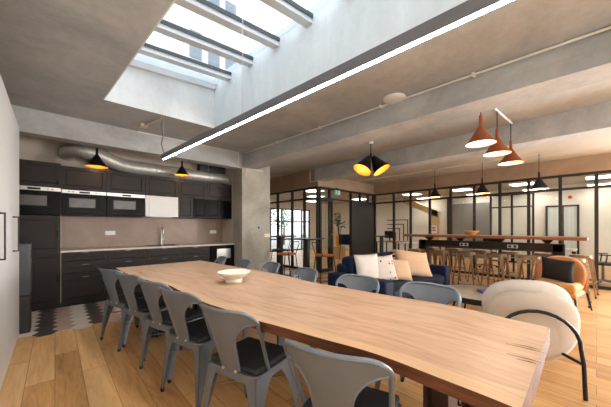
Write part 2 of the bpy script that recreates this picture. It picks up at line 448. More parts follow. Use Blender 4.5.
# ceiling slab with the skylight hole
SK = 0.08
def skx(x, y): return x + SK*(4.36 - y)
Y0s, Y1s = -1.2, 4.36
hx0, hx1 = 0.47, 1.96
T = 0.012
L0, L1 = skx(hx0, Y0s)-T, skx(hx0, Y1s)-T
R0, R1 = skx(hx1, Y0s)+T, skx(hx1, Y1s)+T
b = MB()
b.prism([(-1.1, -4.2), (L0, -4.2), (L0, Y0s-T), (L1, Y1s+T), (L1, 6.5), (-1.1, 6.5)], CZ, CZ+.16)
b.prism([(R0, -4.2), (5.45, -4.2), (5.45, 8.3), (R1, 8.3), (R1, Y1s+T), (R0, Y0s-T)], CZ, CZ+.16)
b.prism([(L1, Y1s+T), (R1, Y1s+T), (R1, 6.5), (L1, 6.5)], CZ, CZ+.16)
b.prism([(L0, -4.2), (R0, -4.2), (R0, Y0s-T), (L0, Y0s-T)], CZ, CZ+.16)
struct(b.build('ceiling', M['ceil']))
b = MB(); b.box(5.45, XP+.08, -4.2, YP+.05, C3, CZ+.16); struct(b.build('ceiling_bar', M['ceil_warm']))
b = MB(); b.box(XP+.08, 13.2, -4.2, 11.7, 2.76, CZ+.16); b.box(5.45, XP+.08, YP+.05, 11.7, 2.76, CZ+.16)
struct(b.build('ceiling_office', M['ceil_warm']))
# shaft
b = MB()
ZT = 3.78
b.prism([(L0, Y0s-T), (L0+T, Y0s), (L1+T, Y1s), (L1, Y1s+T)], CZ, ZT)
b.prism([(R0, Y0s-T), (R1, Y1s+T), (R1-T, Y1s), (R0-T, Y0s)], CZ, ZT)
b.prism([(L1, Y1s+T), (L1+T, Y1s), (R1-T, Y1s), (R1, Y1s+T)], CZ, ZT)
b.prism([(L0, Y0s-T), (R0, Y0s-T), (R0-T, Y0s), (L0+T, Y0s)], CZ, ZT)
struct(b.build('wall_skylight', M['shaft']))
# skylight glazing: pitched a little down to the left
def zg(x): return 3.67 - 0.07*(1.96 - x)
root = thing('window_1', None, None); struct(root)
g = MB()
pts = [(skx(hx0, Y0s), Y0s), (skx(hx1, Y0s), Y0s), (skx(hx1, Y1s), Y1s), (skx(hx0, Y1s), Y1s)]
g.hexa([(x, y, zg(x)) for x, y in pts], [(x, y, zg(x)+.012) for x, y in pts]); g.build('window_glass', M['skyglass'], root)
ybars = [3.90 - 0.555*k for k in range(10)]
for yb in ybars:
    xa, xb = skx(hx0, yb), skx(hx1, yb)
    f = MB()
    for (w, d0, d1) in ((0.05, -0.10, -0.002),):
        f.hexa([(xa, yb-w, zg(xa)+d0), (xb, yb-w, zg(xb)+d0), (xb, yb+w, zg(xb)+d0), (xa, yb+w, zg(xa)+d0)],
               [(xa, yb-w, zg(xa)+d1), (xb, yb-w, zg(xb)+d1), (xb, yb+w, zg(xb)+d1), (xa, yb+w, zg(xa)+d1)])
    bar = f.build('glazing_bar', M['sky_frame'], root)
    f = MB()
    for w0, w1 in ((0.058, 0.064), (0.078, 0.083), (-0.066, -0.060)):
        f.hexa([(xa, yb+w0, zg(xa)-.05), (xb, yb+w0, zg(xb)-.05), (xb, yb+w1, zg(xb)-.05), (xa, yb+w1, zg(xa)-.05)],
               [(xa, yb+w0, zg(xa)-.002), (xb, yb+w0, zg(xb)-.002), (xb, yb+w1, zg(xb)-.002), (xa, yb+w1, zg(xa)-.002)])
    f.build('bar_seal', M['sky_seal'], bar)
f = MB()
xa, xb = skx(hx0, Y1s), skx(hx1, Y1s)
for (y0, y1, d0, m_) in ((4.30, 4.36, -.1, 0), (4.24, 4.255, -.05, 0)):
    f.hexa([(xa, y0, zg(xa)+d0), (xb, y0, zg(xb)+d0), (xb, y1, zg(xb)+d0), (xa, y1, zg(xa)+d0)],
           [(xa, y0, zg(xa)-.002), (xb, y0, zg(xb)-.002), (xb, y1, zg(xb)-.002), (xa, y1, zg(xa)-.002)])
f.build('edge_frame', M['sky_frame'], root)

# beams
b = MB(); b.box(-1.0, 3.1, 5.39, 5.62, 2.60, CZ); struct(b.build('beam_kitchen', M['beam']))
def bx1(y): return 3.06 + (5.39 - y)*0.048
b = MB()
b.hexa([(bx1(5.6), 5.6, BZ), (bx1(-4.1), -4.1, BZ), (bx1(-4.1)+.37, -4.1, BZ), (bx1(5.6)+.37, 5.6, BZ)],
       [(bx1(5.6)+.06, 5.6, CZ), (bx1(-4.1)+.10, -4.1, CZ), (bx1(-4.1)+.37, -4.1, CZ), (bx1(5.6)+.37, 5.6, CZ)])
struct(b.build('beam_long', M['beam']))
b = MB(); b.box(5.36, 5.72, -4.1, YP, BZ-.02, CZ); struct(b.build('beam_middle', M['beam']))
# downstands over the glazing
GZ = 2.445
b = MB(); b.box(XA-.09, XA+.09, YP-.09, 8.3, GZ, CZ); struct(b.build('wall_over_side_glass', M['downstand']))
b = MB(); b.box(XA+.09, XP+.09, YP-.09, YP+.09, GZ, CZ); struct(b.build('wall_over_door', M['downstand']))
b = MB(); b.box(XP-.09, XP+.09, -0.7, YP-.09, GZ, CZ); struct(b.build('wall_over_glass', M['downstand']))

# ------------------------------------------------------------------ glazed partitions
def partition(name, axis, fixed, stops, door=None, rail=2.10):
    root = thing(name, None, None); struct(root)
    def bar(nm, u0, u1, z0, z1, w=0.03):
        m = MB()
        if axis == 'y': m.box(fixed-w, fixed+w, u0, u1, z0, z1)
        else: m.box(u0, u1, fixed-w, fixed+w, z0, z1)
        return m.build(nm, M['frame'], root)
    lo, hi = min(stops), max(stops)
    bar('rail', lo, hi, GZ-.05, GZ); 
    bar('rail', lo, hi, rail, rail+.05)
    if door: 
        bar('rail', lo, door[0], 0, .06); bar('rail', door[1], hi, 0, .06)
    else: bar('rail', lo, hi, 0, .06)
    for u in stops: bar('mullion', u-.03, u+.03, rail if door and door[0]+.1 < u < door[1]-.1 else 0, GZ, .035)
    st = sorted(stops)
    for u0, u1 in zip(st, st[1:]):
        for z0, z1 in ((.06, rail), (rail+.05, GZ-.05)):
            if door and u0 >= door[0]-.01 and z0 < 1: continue
            m = MB()
            if axis == 'y': m.box(fixed-.004, fixed+.004, u0+.03, u1-.03, z0, z1)
            else: m.box(u0+.03, u1-.03, fixed-.004, fixed+.004, z0, z1)
            m.build('glass_pane', M['glass'], root)
    return root
partition('window_3', 'y', XP, [-0.58, 0.0, .55, 1.10, 1.67, 2.24, 2.83, 3.42, 4.02, 4.60, 5.33])
partition('window_4', 'y', XA, [5.42, 5.97, 6.54, 7.29, 8.15])
partition('window_5', 'x', YP, [XA+.06, 5.98, 7.0, 7.5, 7.96, XP], door=(5.98, XP))
# dark sliding leaf beside the opening and the open glass leaf
root = thing('door_1', None, None); struct(root)
b = MB(); b.box(6.98, 8.24, YP-.06, YP+.04, 0.01, 2.11); b.build('door_leaf', M['door'], root)
root = thing('door_2', None, None); struct(root)
b = MB()
for z0, z1 in ((0.01, .1), (2.02, 2.09)): b.box(5.44, 5.99, 5.25, 5.29, z0, z1)
b.box(5.44, 5.50, 5.25, 5.29, .1, 2.02); b.box(5.92, 5.96, 5.25, 5.29, .1, 2.02); b.build('door_frame', M['frame'], root)
b = MB(); b.box(5.96, 5.99, 5.245, 5.295, .1, 2.02); b.build('door_edge', M['barwood'], root)
b = MB(); b.box(5.5, 5.92, 5.265, 5.273, .1, 2.02); b.build('door_glass', M['glass'], root)
b = MB(); b.tube([(5.90, 5.25, 1.08), (5.90, 5.2, 1.08), (6.06, 5.2, 1.08)], .01, 8); b.build('door_handle', M['steel'], root)

# exit sign hung in front of the transom
root = thing('exit_sign', 'green emergency exit sign above the open glass door', 'sign', (6.17, YP-.14, 2.30))
b = MB(); b.box(-.12, .12, -.02, .02, -.055, .08); b.build('sign_panel', M['green'], root)
b = MB()
b.box(.03, .11, -.024, -.0205, -.045, .07)                         # doorway
b.lathe([(0, .0), (.014, .0)], 10, c=(0, 0, 0), mat4=Matrix.Translation((-.045, -.022, .055)) @ Matrix.Rotation(PI/2, 4, 'X'))
for p in (((-.05, .035), (-.06, .0)), ((-.06, .0), (-.03, -.02)), ((-.03, -.02), (-.05, -.045)), ((-.06, 0), (-.09, -.03)), ((-.05, .03), (-.02, .015)), ((-.05, .03), (-.08, .012))):
    b.tube([(p[0][0], -.022, p[0][1]), (p[1][0], -.022, p[1][1])], .006, 6)
b.build('pictogram', M['white_plastic'], root)
b = MB(); b.tube([(0, 0, .08), (0, 0, .145)], .005, 6); b.box(-.03, .03, -.02, .055, .14, .15); b.build('hanger', M['frame'], root)

# ------------------------------------------------------------------ kitchen
YF = 5.75         # front of base units
YU = 5.90         # front of wall units
YW = 6.38
def shaker(name, x0, x1, z0, z1, yf, parent, m=None, fr=0.055, th=0.02):
    """framed front with a sunk panel, as one part"""
    m = m or M['kitchen']; g = .002
    x0 += g; x1 -= g; z0 += g; z1 -= g
    b = MB()
    b.box(x0, x0+fr, yf-th, yf, z0, z1); b.box(x1-fr, x1, yf-th, yf, z0, z1)
    b.box(x0+fr, x1-fr, yf-th, yf, z1-fr, z1); b.box(x0+fr, x1-fr, yf-th, yf, z0, z0+fr)
    # a deep groove round a raised field, and a sloping lower lip that catches light
    i = .013
    b.box(x0+fr, x1-fr, yf-.002, yf, z0+fr, z1-fr)
    b.hexa([(x0+fr+i, yf-.002, z0+fr+i), (x1-fr-i, yf-.002, z0+fr+i), (x1-fr-i, yf, z1-fr-i), (x0+fr+i, yf, z1-fr-i)],
           [(x0+fr+i, yf-.013, z0+fr+i+.004), (x1-fr-i, yf-.013, z0+fr+i+.004), (x1-fr-i, yf-.013, z1-fr-i-.004), (x0+fr+i, yf-.013, z1-fr-i-.004)])
    b.hexa([(x0+fr, yf-.001, z0+fr), (x1-fr, yf-.001, z0+fr), (x1-fr, yf-.001, z0+fr+.002), (x0+fr, yf-.001, z0+fr+.002)],
           [(x0+fr, yf-th, z0+fr), (x1-fr, yf-th, z0+fr), (x1-fr, yf-.003, z0+fr+.008), (x0+fr, yf-.003, z0+fr+.008)])
    return b.build(name, m, parent)
def pull(x, z, yf, parent, w=.09):
    b = MB(); b.rbox(x-w/2, x+w/2, yf-.034, yf-.02, z-.008, z+.004, .003, 2); return b.build('handle', M['alu'], parent)

KX = [.07 + .6*k for k in range(6)]
# tall unit
root = thing('tall_cabinet', 'tall dark brown cabinet at the left end of the kitchen run', 'cabinet', (-.23, 6.06, 0)); ox, oy = -.23, 6.06
b = MB()
b.box(-.30, .30, YF-oy, YW-.025-oy, .08, 1.46); b.box(-.30, .30, YF-oy, YW-.025-oy, 1.90, 2.28)
b.box(-.30, -.285, YF-oy, YW-.025-oy, 1.46, 1.9); b.box(.285, .30, YF-oy, YW-.025-oy, 1.46, 1.9); b.box(-.285, .285, YW-.045-oy, YW-.025-oy, 1.46, 1.9)
b.build('carcass', M['kitchen'], root)
for z0, z1 in ((.08, .885), (.885, 1.46), (1.90, 2.28)):
    d = shaker('door', -.30, .30, z0, z1, YF-oy, root)
    b = MB(); b.rbox(.255, .27, YF-oy-.035, YF-oy-.02, (z0+z1)/2-.05 if z1 < 1.9 else z0+.04, (z0+z1)/2+.05 if z1 < 1.9 else z0+.12, .004, 2); b.build('handle', M['kitchen_in'], d)
b = MB(); b.box(-.30, .30, YF+.05-oy, YW-.03-oy, 0, .08); b.build('plinth', M['kick'], root)
b = MB(); b.box(.295, .30, YF-.0235-oy, YF-.0205-oy, .08, 1.46); b.build('filler_strip', M['worktop'], root)

def oven(x0, yf, label):
    root = thing('built_in_oven', label, 'oven', (x0+.3, yf, 1.47), 0, 'ovens built into the kitchen')
    b = MB(); b.box(-.28, .28, .002, .42, .005, .42); b.build('oven_body', M['kick'], root)
    b = MB(); b.rbox(-.296, .296, -.022, .002, .365, .425, .004, 2); p = b.build('control_panel', M['steel'], root)
    b = MB(); b.box(-.07, .07, -.0235, -.021, .378, .408); b.build('display', M['kitchen_in'], p)
    for k in (-.2, -.15, .15, .2):
        b = MB(); b.lathe([(0, .006), (.011, .006), (.012, 0)], 12, mat4=Matrix.Translation((k, -.022, .394)) @ Matrix.Rotation(PI/2, 4, 'X')); b.build('knob', M['alu'], p)
    b = MB(); b.rbox(-.296, .296, -.022, .002, .012, .361, .004, 2); d = b.build('door', M['kitchen_in'], root)
    b = MB(); b.tube([(-.24, -.05, .05), (.24, -.05, .05)], .01, 10); b.box(-.225, -.21, -.05, -.02, .044, .056); b.box(.21, .225, -.05, -.02, .044, .056)
    b.build('handle', M['black'], d)
    b = MB(); b.box(-.2, .14, -.0235, -.021, .14, .29); b.build('viewing_window', M['oven_window_reflection'], d)
    return root
oven(-.53, YF, 'black glass oven with steel strip in the tall cabinet, leftmost of three')
oven(KX[0], YU, 'black glass oven with steel strip, middle of the three in a row')
oven(KX[1], YU, 'black glass oven with steel strip beside the white panel, rightmost of three')

labs = ['first from the left, next to the tall cabinet', 'second from the left, above the right-hand oven', 'third from the left, above the white panel', 'fourth from the left, beyond the white panel', 'last on the right, against the end wall']
for k in range(5):
    x0, x1 = KX[k], KX[k+1]
    root = thing('wall_cabinet', 'dark framed wall cabinet under the duct, ' + labs[k], 'cabinet', ((x0+x1)/2, YU, 1.90), 0, 'upper row of wall cabinets')
    b = MB(); b.box(-.299, .299, .0, YW-YU, 0, .38); b.build('carcass', M['kitchen'], root)
    shaker('door', -.3, .3, 0, .38, 0, root)
    b = MB(); b.rbox(-.05, .05, -.034, -.02, .008, .018, .003, 2); b.build('handle', M['kitchen_in'], root)
for k, tx in ((3, 'left one with brown sheen'), (4, 'right one by the end wall')):
    x0, x1 = KX[k], KX[k+1]
    root = thing('wall_cabinet', 'dark wall cabinet in the lower tier above the worktop, ' + tx, 'cabinet', ((x0+x1)/2, YU, 1.48), 0, 'lower tier of wall cabinets')
    b = MB(); b.box(-.299, .299, .0, YW-YU, 0, .42); b.build('carcass', M['kitchen'], root)
    shaker('door', -.3, 0, 0, .42, 0, root, M['kitchen'] if k == 3 else M['kitchen_in'], .045)
    shaker('door', 0, .3, 0, .42, 0, root, M['kitchen_in'], .045)
root = thing('cooker_hood', 'plain white hood panel between the ovens and the lower wall cabinets', 'cooker hood', ((KX[2]+KX[3])/2, YU, 1.49))
b = MB(); b.box(-.298, .298, 0, .47, 0, .405); b.build('hood_body', M['white'], root)
b = MB(); b.rbox(-.235, .298, -.02, 0, .0, .405, .003, 2); b.rbox(-.298, -.24, -.02, 0, .0, .405, .003, 2); b.build('front_panel', M['white'], root)
b = MB(); b.box(-.2, .2, .05, .35, -.006, .0); b.build('grille', M['steel'], root)

dl = ['first from the tall cabinet', 'second from the tall cabinet', 'under the sink', 'fourth along, right of the sink', None]
for k in range(4):
    x0, x1 = KX[k], KX[k+1]
    root = thing('base_cabinet', 'dark brown base cabinet with drawers, ' + dl[k], 'cabinet', ((x0+x1)/2, YF, 0), 0, 'base cabinets')
    b = MB(); b.box(-.299, .299, 0, YW-YF-.025, .08, .875 if k != 2 else .68); b.build('carcass', M['kitchen'], root)
    b = MB(); b.box(-.3, .3, .05, .3, 0, .08); b.build('plinth', M['kick'], root)
    for z0, z1 in ((.68, .875), (.48, .68), (.085, .48)):
        d = shaker('drawer', -.3, .3, z0, z1, 0, root, fr=.045)
        pull(0, z1-.01, 0, d)
x0, x1 = KX[4], 3.06
root = thing('base_cabinet', 'dark base cabinet with a steel inset panel at the right end', 'cabinet', ((x0+x1)/2, YF, 0), 0, 'base cabinets')
b = MB(); b.box(-.29, .29, 0, YW-YF-.025, .08, .875); b.build('carcass', M['kitchen'], root)
b = MB(); b.box(-.296, .296, .05, .3, 0, .08); b.build('plinth', M['kick'], root)
b = MB(); b.rbox(-.294, -.26, -.02, 0, .085, .875, .003, 2); b.rbox(-.256, .294, -.02, 0, .085, .875, .003, 2); b.build('door', M['kitchen_in'], root)
b = MB(); b.rbox(-.13, .2, -.025, -.02, .58, .80, .003, 2); b.build('inset_panel', M['steel'], root)

b = MB(); b.rbox(.07, 3.065, YF-.02, YW, .877, .907, .003, 2)
tag(b.build('worktop', M['worktop']), 'long pale stone worktop over the base cabinets', 'worktop')
b = MB(); b.box(.07, 3.07, YW-.012, YW, .907, 1.49); b.box(-.0, .0001, 6.3, 6.3001, 1, 1.0001)
o = b.build('trim_1', M['splash']); struct(o)
b = MB()
for xx in (.67, 1.27, 1.87, 2.47): b.box(xx-.001, xx+.001, YW-.0128, YW-.012, .907, 1.49)
o = b.build('trim_2', M['grout']); struct(o)
# sink and tap
root = thing('sink', 'black inset sink in the worktop under the tap', 'sink', (1.62, 6.07, .9085))
b = MB(); b.box(-.27, .27, -.2, -.17, 0, .004); b.box(-.27, .27, .17, .2, 0, .004); b.box(-.27, -.24, -.17, .17, 0, .004); b.box(.24, .27, -.17, .17, 0, .004)
b.box(-.24, .24, -.17, .17, .0, .001); b.build('rim', M['kitchen_in'], root)
b = MB(); b.lathe([(0, .0035), (.03, .0035), (.034, .001)], 16); b.build('drain', M['steel'], root)
root = thing('tap', 'brushed steel kitchen tap standing behind the black sink', 'tap', (1.66, 6.3, .907))
b = MB(); b.lathe([(.028, 0), (.028, .012), (.018, .02), (.018, .16), (0, .165)], 16); b.build('body', M['steel'], root, True)
b = MB(); b.tube([(0, 0, .15), (0, 0, .3)] + arc((0, -.07, .3), .07, 0, PI, 10, 'yz')[1:] + [(0, -.14, .24)], .012, 10); b.build('spout', M['steel'], root, True)
b = MB(); b.tube([(.015, 0, .1), (.06, 0, .13)], .008, 8); b.build('lever', M['steel'], root, True)
def socket(x, y, z, label, n=2, face='-y', m='white_plastic', group=None):
    root = thing('wall_socket', label, 'socket', (x, y, z), 0, group)
    b = MB(); b.rbox(-.04*n, .04*n, -.012, 0, -.04, .04, .004, 2); b.build('plate', M[m], root)
    for k in range(n):
        b = MB(); b.lathe([(0, -.004), (.022, -.004), (.026, 0)], 16, mat4=Matrix.Translation((-.04*n+.04+.08*k, -.0125, 0)) @ Matrix.Rotation(PI/2, 4, 'X')); b.build('outlet', M['worktop'], root)
socket(.78, YW-.0125, 1.17, 'white double socket on the brown splashback near the ovens')
socket(2.83, YW-.0125, 1.17, 'white double socket on the brown splashback by the end wall')
socket(3.74, 5.39, 1.085, 'beige double socket plate low on the concrete pier', 2, m='worktop')
b = MB(); b.lathe([(0, .0), (.022, .0), (.024, .006)], 12, mat4=Matrix.Translation((3.50, 5.386, 1.27)) @ Matrix.Rotation(PI/2, 4, 'X'))
tag(b.build('wall_button', M['darkbrown']), 'small dark round button on the concrete pier', 'button')

# duct
root = thing('ventilation_duct', 'silver spiral ventilation duct running above the wall cabinets', 'duct', (0, 0, 0))
def ducty(pts, r, name, ridges=True):
    b = MB(); P = []; R = []
    pts = [Vector(p) for p in pts]
    for a, c in zip(pts, pts[1:]):
        n = max(1, int((c-a).length/.03))
        for i in range(n):
            P.append(a.lerp(c, i/n)); R.append(r)
    P.append(pts[-1]); R.append(r)
    if ridges: R = [q*(1.03 if i % 4 == 0 else 1.0) for i, q in enumerate(R)]
    b.tube(P, R, 24); return b.build(name, M['duct'], root, True)
ducty([(1.02, 6.12, 2.435), (3.06, 6.12, 2.435)], .125, 'straight_section')
el = [(.16, 6.4, 2.575), (.17, 6.26, 2.585), (.21, 6.16, 2.60), (.30, 6.08, 2.61), (.42, 6.05, 2.60), (.56, 6.06, 2.565), (.72, 6.09, 2.51), (.88, 6.115, 2.46), (1.04, 6.12, 2.435)]
ducty(el, .122, 'bend', False)
for p, q in (((.98, 6.12, 2.447), (1.06, 6.12, 2.435)), ((2.1, 6.12, 2.435), (2.15, 6.12, 2.435)), ((.36, 6.06, 2.61), (.42, 6.05, 2.602)), ((.66, 6.08, 2.53), (.71, 6.088, 2.512))):
    b = MB(); b.tube([p, q], .131, 24); b.build('joint_band', M['duct'], root, True)
b = MB()
for xx in (1.5, 2.6):
    b.tube([(xx, 6.12, 2.56), (xx, 6.12, CZ)], .006, 6); b.tube(arc((xx, 6.12, 2.435), .13, 0, 2*PI, 24, 'yz')[:-1], .006, 6, True)
b.build('hanger', M['steel'], root)
b = MB(); b.box(2.45, 3.07, 6.2, 6.38, 2.56, 2.9); tag(b.build('vent_box', M['darkgrey']), 'dark grey vent box on the wall above the right end of the duct', 'vent box')

# waste cabinet at end of white cupboards, cupboards
root = thing('tall_bin', 'tall dark narrow bin cabinet at the end of the white cupboards', 'bin', (-.42, 4.80, 0))
b = MB(); b.rbox(-.2, .2, -.13, .13, .0, .45, .01, 2); b.build('lower_body', M['darkbrown'], root)
b = MB(); b.rbox(-.2, .205, -.13, .13, .455, 1.08, .012, 2); b.build('upper_body', M['darkgrey'], root)
b = MB(); b.rbox(.203, .212, -.08, .08, .9, 1.0, .003, 2); b.build('flap', M['kick'], root)
for y0, tx in ((3.655, 'at the far end, by the dark bin'), (2.655, 'nearest to the viewer at the left edge')):
    root = thing('tall_cupboard', 'white tall cupboard with long black handle ' + tx, 'cupboard', (-.33, y0+.5, 0), 0, 'white tall cupboards')
    b = MB(); b.box(-.6, 0, -.498, .498, .0, 2.47); b.build('carcass', M['white'], root)
    b = MB(); b.rbox(0, .02, -.497, .497, .01, 2.465, .004, 2); d = b.build('door', M['white'], root)
    b = MB(); b.tube([(.02, -.19, 1.04), (.06, -.19, 1.04), (.06, -.19, 1.38), (.02, -.19, 1.38)], .008, 8); b.build('handle', M['handle'], d)

# ------------------------------------------------------------------ lamps
def point(name, loc, power, color, r=.05):
    l = bpy.data.lights.new(name, 'POINT'); l.energy = power; l.color = color; l.shadow_soft_size = r
    o = bpy.data.objects.new(name, l); COL.objects.link(o); o.location = loc; return o
def cone_lamp(name, label, x, y, z, D, h, zc, outer, inner, group, cap=.1, warm=(1, .75, .42), power=.8, canopy=True):
    root = thing(name, label, 'pendant lamp', (x, y, z), 0, group)
    r = D/2
    b = MB(); b.lathe([(r, 0), (r*.52, h*.48), (r*.12, h*.96), (r*.12, h+cap), (0, h+cap+.004)], 32); b.build('lamp_shade', outer, root, True)
    b = MB(); b.lathe([(r*.985, .003), (r*.5, h*.46), (r*.1, h*.93), (0, h*.93)], 32); b.build('shade_lining', inner, root, True)
    b = MB(); b.tube([(0, 0, h+cap), (0, 0, zc-z)], .006, 8); b.build('cord', M['black'], root)
    b = MB(); b.lathe([(0, .0), (.022, .0), (.03, .03), (.02, .06), (0, .07)], 16, c=(0, 0, h*.3)); b.build('bulb', M['led_warm'], root, True)
    if canopy:
        b = MB(); b.lathe([(.035, 0), (.035, -.02), (.006, -.03)], 16, c=(0, 0, zc-z)); b.build('ceiling_rose', M['black'], root, True)
    p = point('bulb_light', (x, y, z+h*.12), power, warm, .03)
    return root
M['led_warm'] = mat_emit('warm_bulb', (1, .72, .36, 1), 1.6)
cone_lamp('pendant_lamp', 'black cone pendant with gold lining in front of the duct bend', .517, 5.70, 2.29, .31, .22, CZ, M['black'], M['gold'], 'kitchen pendants', .09)
cone_lamp('pendant_lamp', 'black cone pendant with gold lining towards the concrete pier', 1.89, 5.72, 2.335, .275, .20, CZ, M['black'], M['gold'], 'kitchen pendants', .1)
for x, y, z, tx in ((3.83, .965, 2.30, 'largest and nearest, left of its trio'), (4.46, .93, 2.285, 'in the middle of its trio'), (5.16, .90, 2.265, 'smallest and lowest, right of its trio')):
    cone_lamp('pendant_lamp', 'copper cone pendant under the white rail, ' + tx, x, y, z, .325, .24, 2.876, M['copper'], M['copper_in'], 'copper pendants', .11, (1, .82, .6), 1.8, False)
b = MB(); b.tube([(3.55, .98, 2.89), (5.2, .895, 2.89)], .014, 8)
for x, y in ((3.8, .967), (5.1, .9)): b.tube([(x, y, 2.89), (x, y, CZ)], .008, 6)
tag(b.build('lamp_rail', M['white_plastic']), 'white ceiling rail carrying the copper pendants', 'rail')
for y, tx in ((2.83, 'leftmost of the row'), (1.78, 'middle of the row'), (.79, 'rightmost and nearest of the row')):
    cone_lamp('pendant_lamp', 'dark cone pendant over the bar table, ' + tx, 7.17, y, 2.05, .32, .25, C3-.02, M['black'], M['copper_in'], 'bar pendants', .1, (1, .8, .55), 4, False)
b = MB(); b.tube([(7.17, .74, C3-.012), (7.17, 5.3, C3-.012)], .012, 8)
tag(b.build('conduit_pipe', M['pipe']), 'thin pale conduit on the ceiling feeding the bar pendants', 'conduit')

# twin black lamp
tw = Vector((4.51, 2.99, 0))
root = thing('twin_pendant_lamp', 'twin black cone pendant with golden linings in the middle bay', 'pendant lamp', (tw.x, tw.y, 2.30))
Rv = Vector((.733, -.680, 0))
for sgn in (-1, 1):
    ang = math.radians(27)*sgn
    ax = Vector((.680, .733, 0))      # tilt about the viewing axis of the pair
    mt = Matrix.Translation(Rv*(.165*sgn) + Vector((0, 0, .02))) @ Matrix.Rotation(ang*-1, 4, ax)
    mt = Matrix.Translation(Rv*(.035*sgn) + Vector((0, 0, .36))) @ Matrix.Rotation(math.radians(-17), 4, Rv) @ Matrix.Rotation(-ang, 4, ax) @ Matrix.Translation((0, 0, -.34))
    b = MB(); b.lathe([(.175, 0), (.05, .31), (.03, .335), (0, .34)], 32, mat4=mt); sh = b.build('lamp_shade', M['black'], root, True)
    b = MB(); b.lathe([(.172, .003), (.045, .295), (0, .3)], 32, mat4=mt); b.build('shade_lining', M['gold'], sh, True)
    b = MB(); b.lathe([(0, .13), (.03, .14), (.035, .18), (.02, .22), (0, .23)], 16, mat4=mt); b.build('bulb', M['led_warm'], sh, True)
    pos = mt @ Vector((0, 0, .08)); point('bulb_light', (tw.x+pos.x, tw.y+pos.y, 2.30+pos.z), 1.2, (1, .72, .36), .03)
b = MB(); b.tube([(0, 0, .33), (0, 0, CZ-2.30)], .008, 8); b.tube([(0, 0, .33), (0, 0, .42)], .018, 8); b.build('cord', M['black'], root)
b = MB(); b.lathe([(.05, 0), (.05, -.02), (.008, -.035)], 16, c=(0, 0, CZ-2.30)); b.build('ceiling_rose', M['white_plastic'], root)

# long LED bar
P0, P1 = Vector((1.195, 4.45, 2.30)), Vector((1.56, -.55, 2.30))
dd = (P1-P0).normalized(); nn = Vector((-dd.y, dd.x, 0))
root = thing('linear_pendant_lamp', 'long slim grey LED bar glowing underneath, hung over the dining table', 'pendant lamp', tuple(P0))
def along(s0, s1, w, z0, z1):
    a, c = dd*s0, dd*s1; n = nn*w
    q = MB(); q.hexa([tuple(v + Vector((0, 0, z0))) for v in (a-n, c-n, c+n, a+n)], [tuple(v + Vector((0, 0, z1))) for v in (a-n, c-n, c+n, a+n)]); return q
LB = (P1-P0).length
q = along(0, LB, .024, .012, .075)
for sg in (-1, 1):
    n = nn*sg; a, c = Vector((0, 0, 0)), dd*LB
    lo = [a+n*.018, c+n*.018, c+n*.024, a+n*.024]
    q.hexa([tuple(v) for v in lo], [tuple(v + Vector((0, 0, .0125))) for v in lo])
q.build('housing', M['alu'], root)
along(.002, LB-.002, .0175, .004, .0115).build('diffuser', M['led'], root)
for s in (.03, 2.1, 4.3):
    p = dd*s
    b = MB(); b.tube([(p.x, p.y, .07), (p.x, p.y, CZ-2.30 if s < 1 else 3.55-2.3)], .003, 6); b.build('suspension_wire', M['steel'], root)
b = MB(); b.tube([(.0, -.06, .07), (-.03, -.03, .22), (.0, .0, .35), (-.02, .02, .5), (.0, .0, CZ-2.30)], .006, 6); b.build('power_cable', M['darkgrey'], root)
b = MB(); b.tube([(1.19, 4.46, CZ-.02), (1.05, 4.98, CZ-.02)], .018, 8); b.box(1.0, 1.1, 4.92, 5.04, CZ-.04, CZ)
tag(b.build('lamp_bracket', M['worktop']), 'pale angled conduit arm on the ceiling at the end of the LED bar', 'bracket')

b = MB(); b.lathe([(0, -.032), (.08, -.031), (.125, -.024), (.14, -.01), (.14, 0)], 32, c=(3.2, 1.77, CZ))
tag(b.build('ceiling_disc', M['white_plastic'], None, True), 'white round disc fixed to the ceiling beside the long beam', 'ceiling device')

# conduits
b = MB()
p = [(bx1(y)+.025, y, CZ-.02) for y in (5.3, -1.0)]
b.tube(p, .012, 8)
for y in (4.2, 3.1, 2.0, .9, -.1): b.box(bx1(y)+.0, bx1(y)+.07, y-.012, y+.012, CZ-.035, CZ)
tag(b.build('conduit_pipe', M['pipe']), 'pale conduit running along the top of the long concrete beam', 'conduit')
b = MB(); b.tube([(1.05, 5.379, CZ-.011), (2.98, 5.379, CZ-.011), (2.98, 5.379, 2.62)], .011, 8)
tag(b.build('conduit_pipe', M['pipe']), 'pale conduit along the top of the kitchen beam down to the pier', 'conduit')
b = MB(); b.tube([(3.16, 5.379, BZ-.2), (3.16, 5.379, BZ-.011), (3.62, 5.379, BZ-.011)], .011, 8)
tag(b.build('conduit_pipe', M['pipe']), 'pale conduit dropping down the pier beside the beam end', 'conduit')
b = MB(); b.tube([(XA-.103, 7.72, CZ), (XA-.103, 7.72, GZ)], .014, 8)
tag(b.build('conduit_pipe', M['pipe']), 'thin vertical conduit on the brown wall right of the pier', 'conduit')
b = MB(); b.tube([(XA-.103, 5.62, CZ), (XA-.103, 5.62, BZ-.03), (XA-.103, 5.3, BZ-.034), (5.40, 5.0, BZ-.034)], .014, 8)
tag(b.build('conduit_pipe', M['pipe']), 'short bent conduit at the far end of the middle beam', 'conduit')

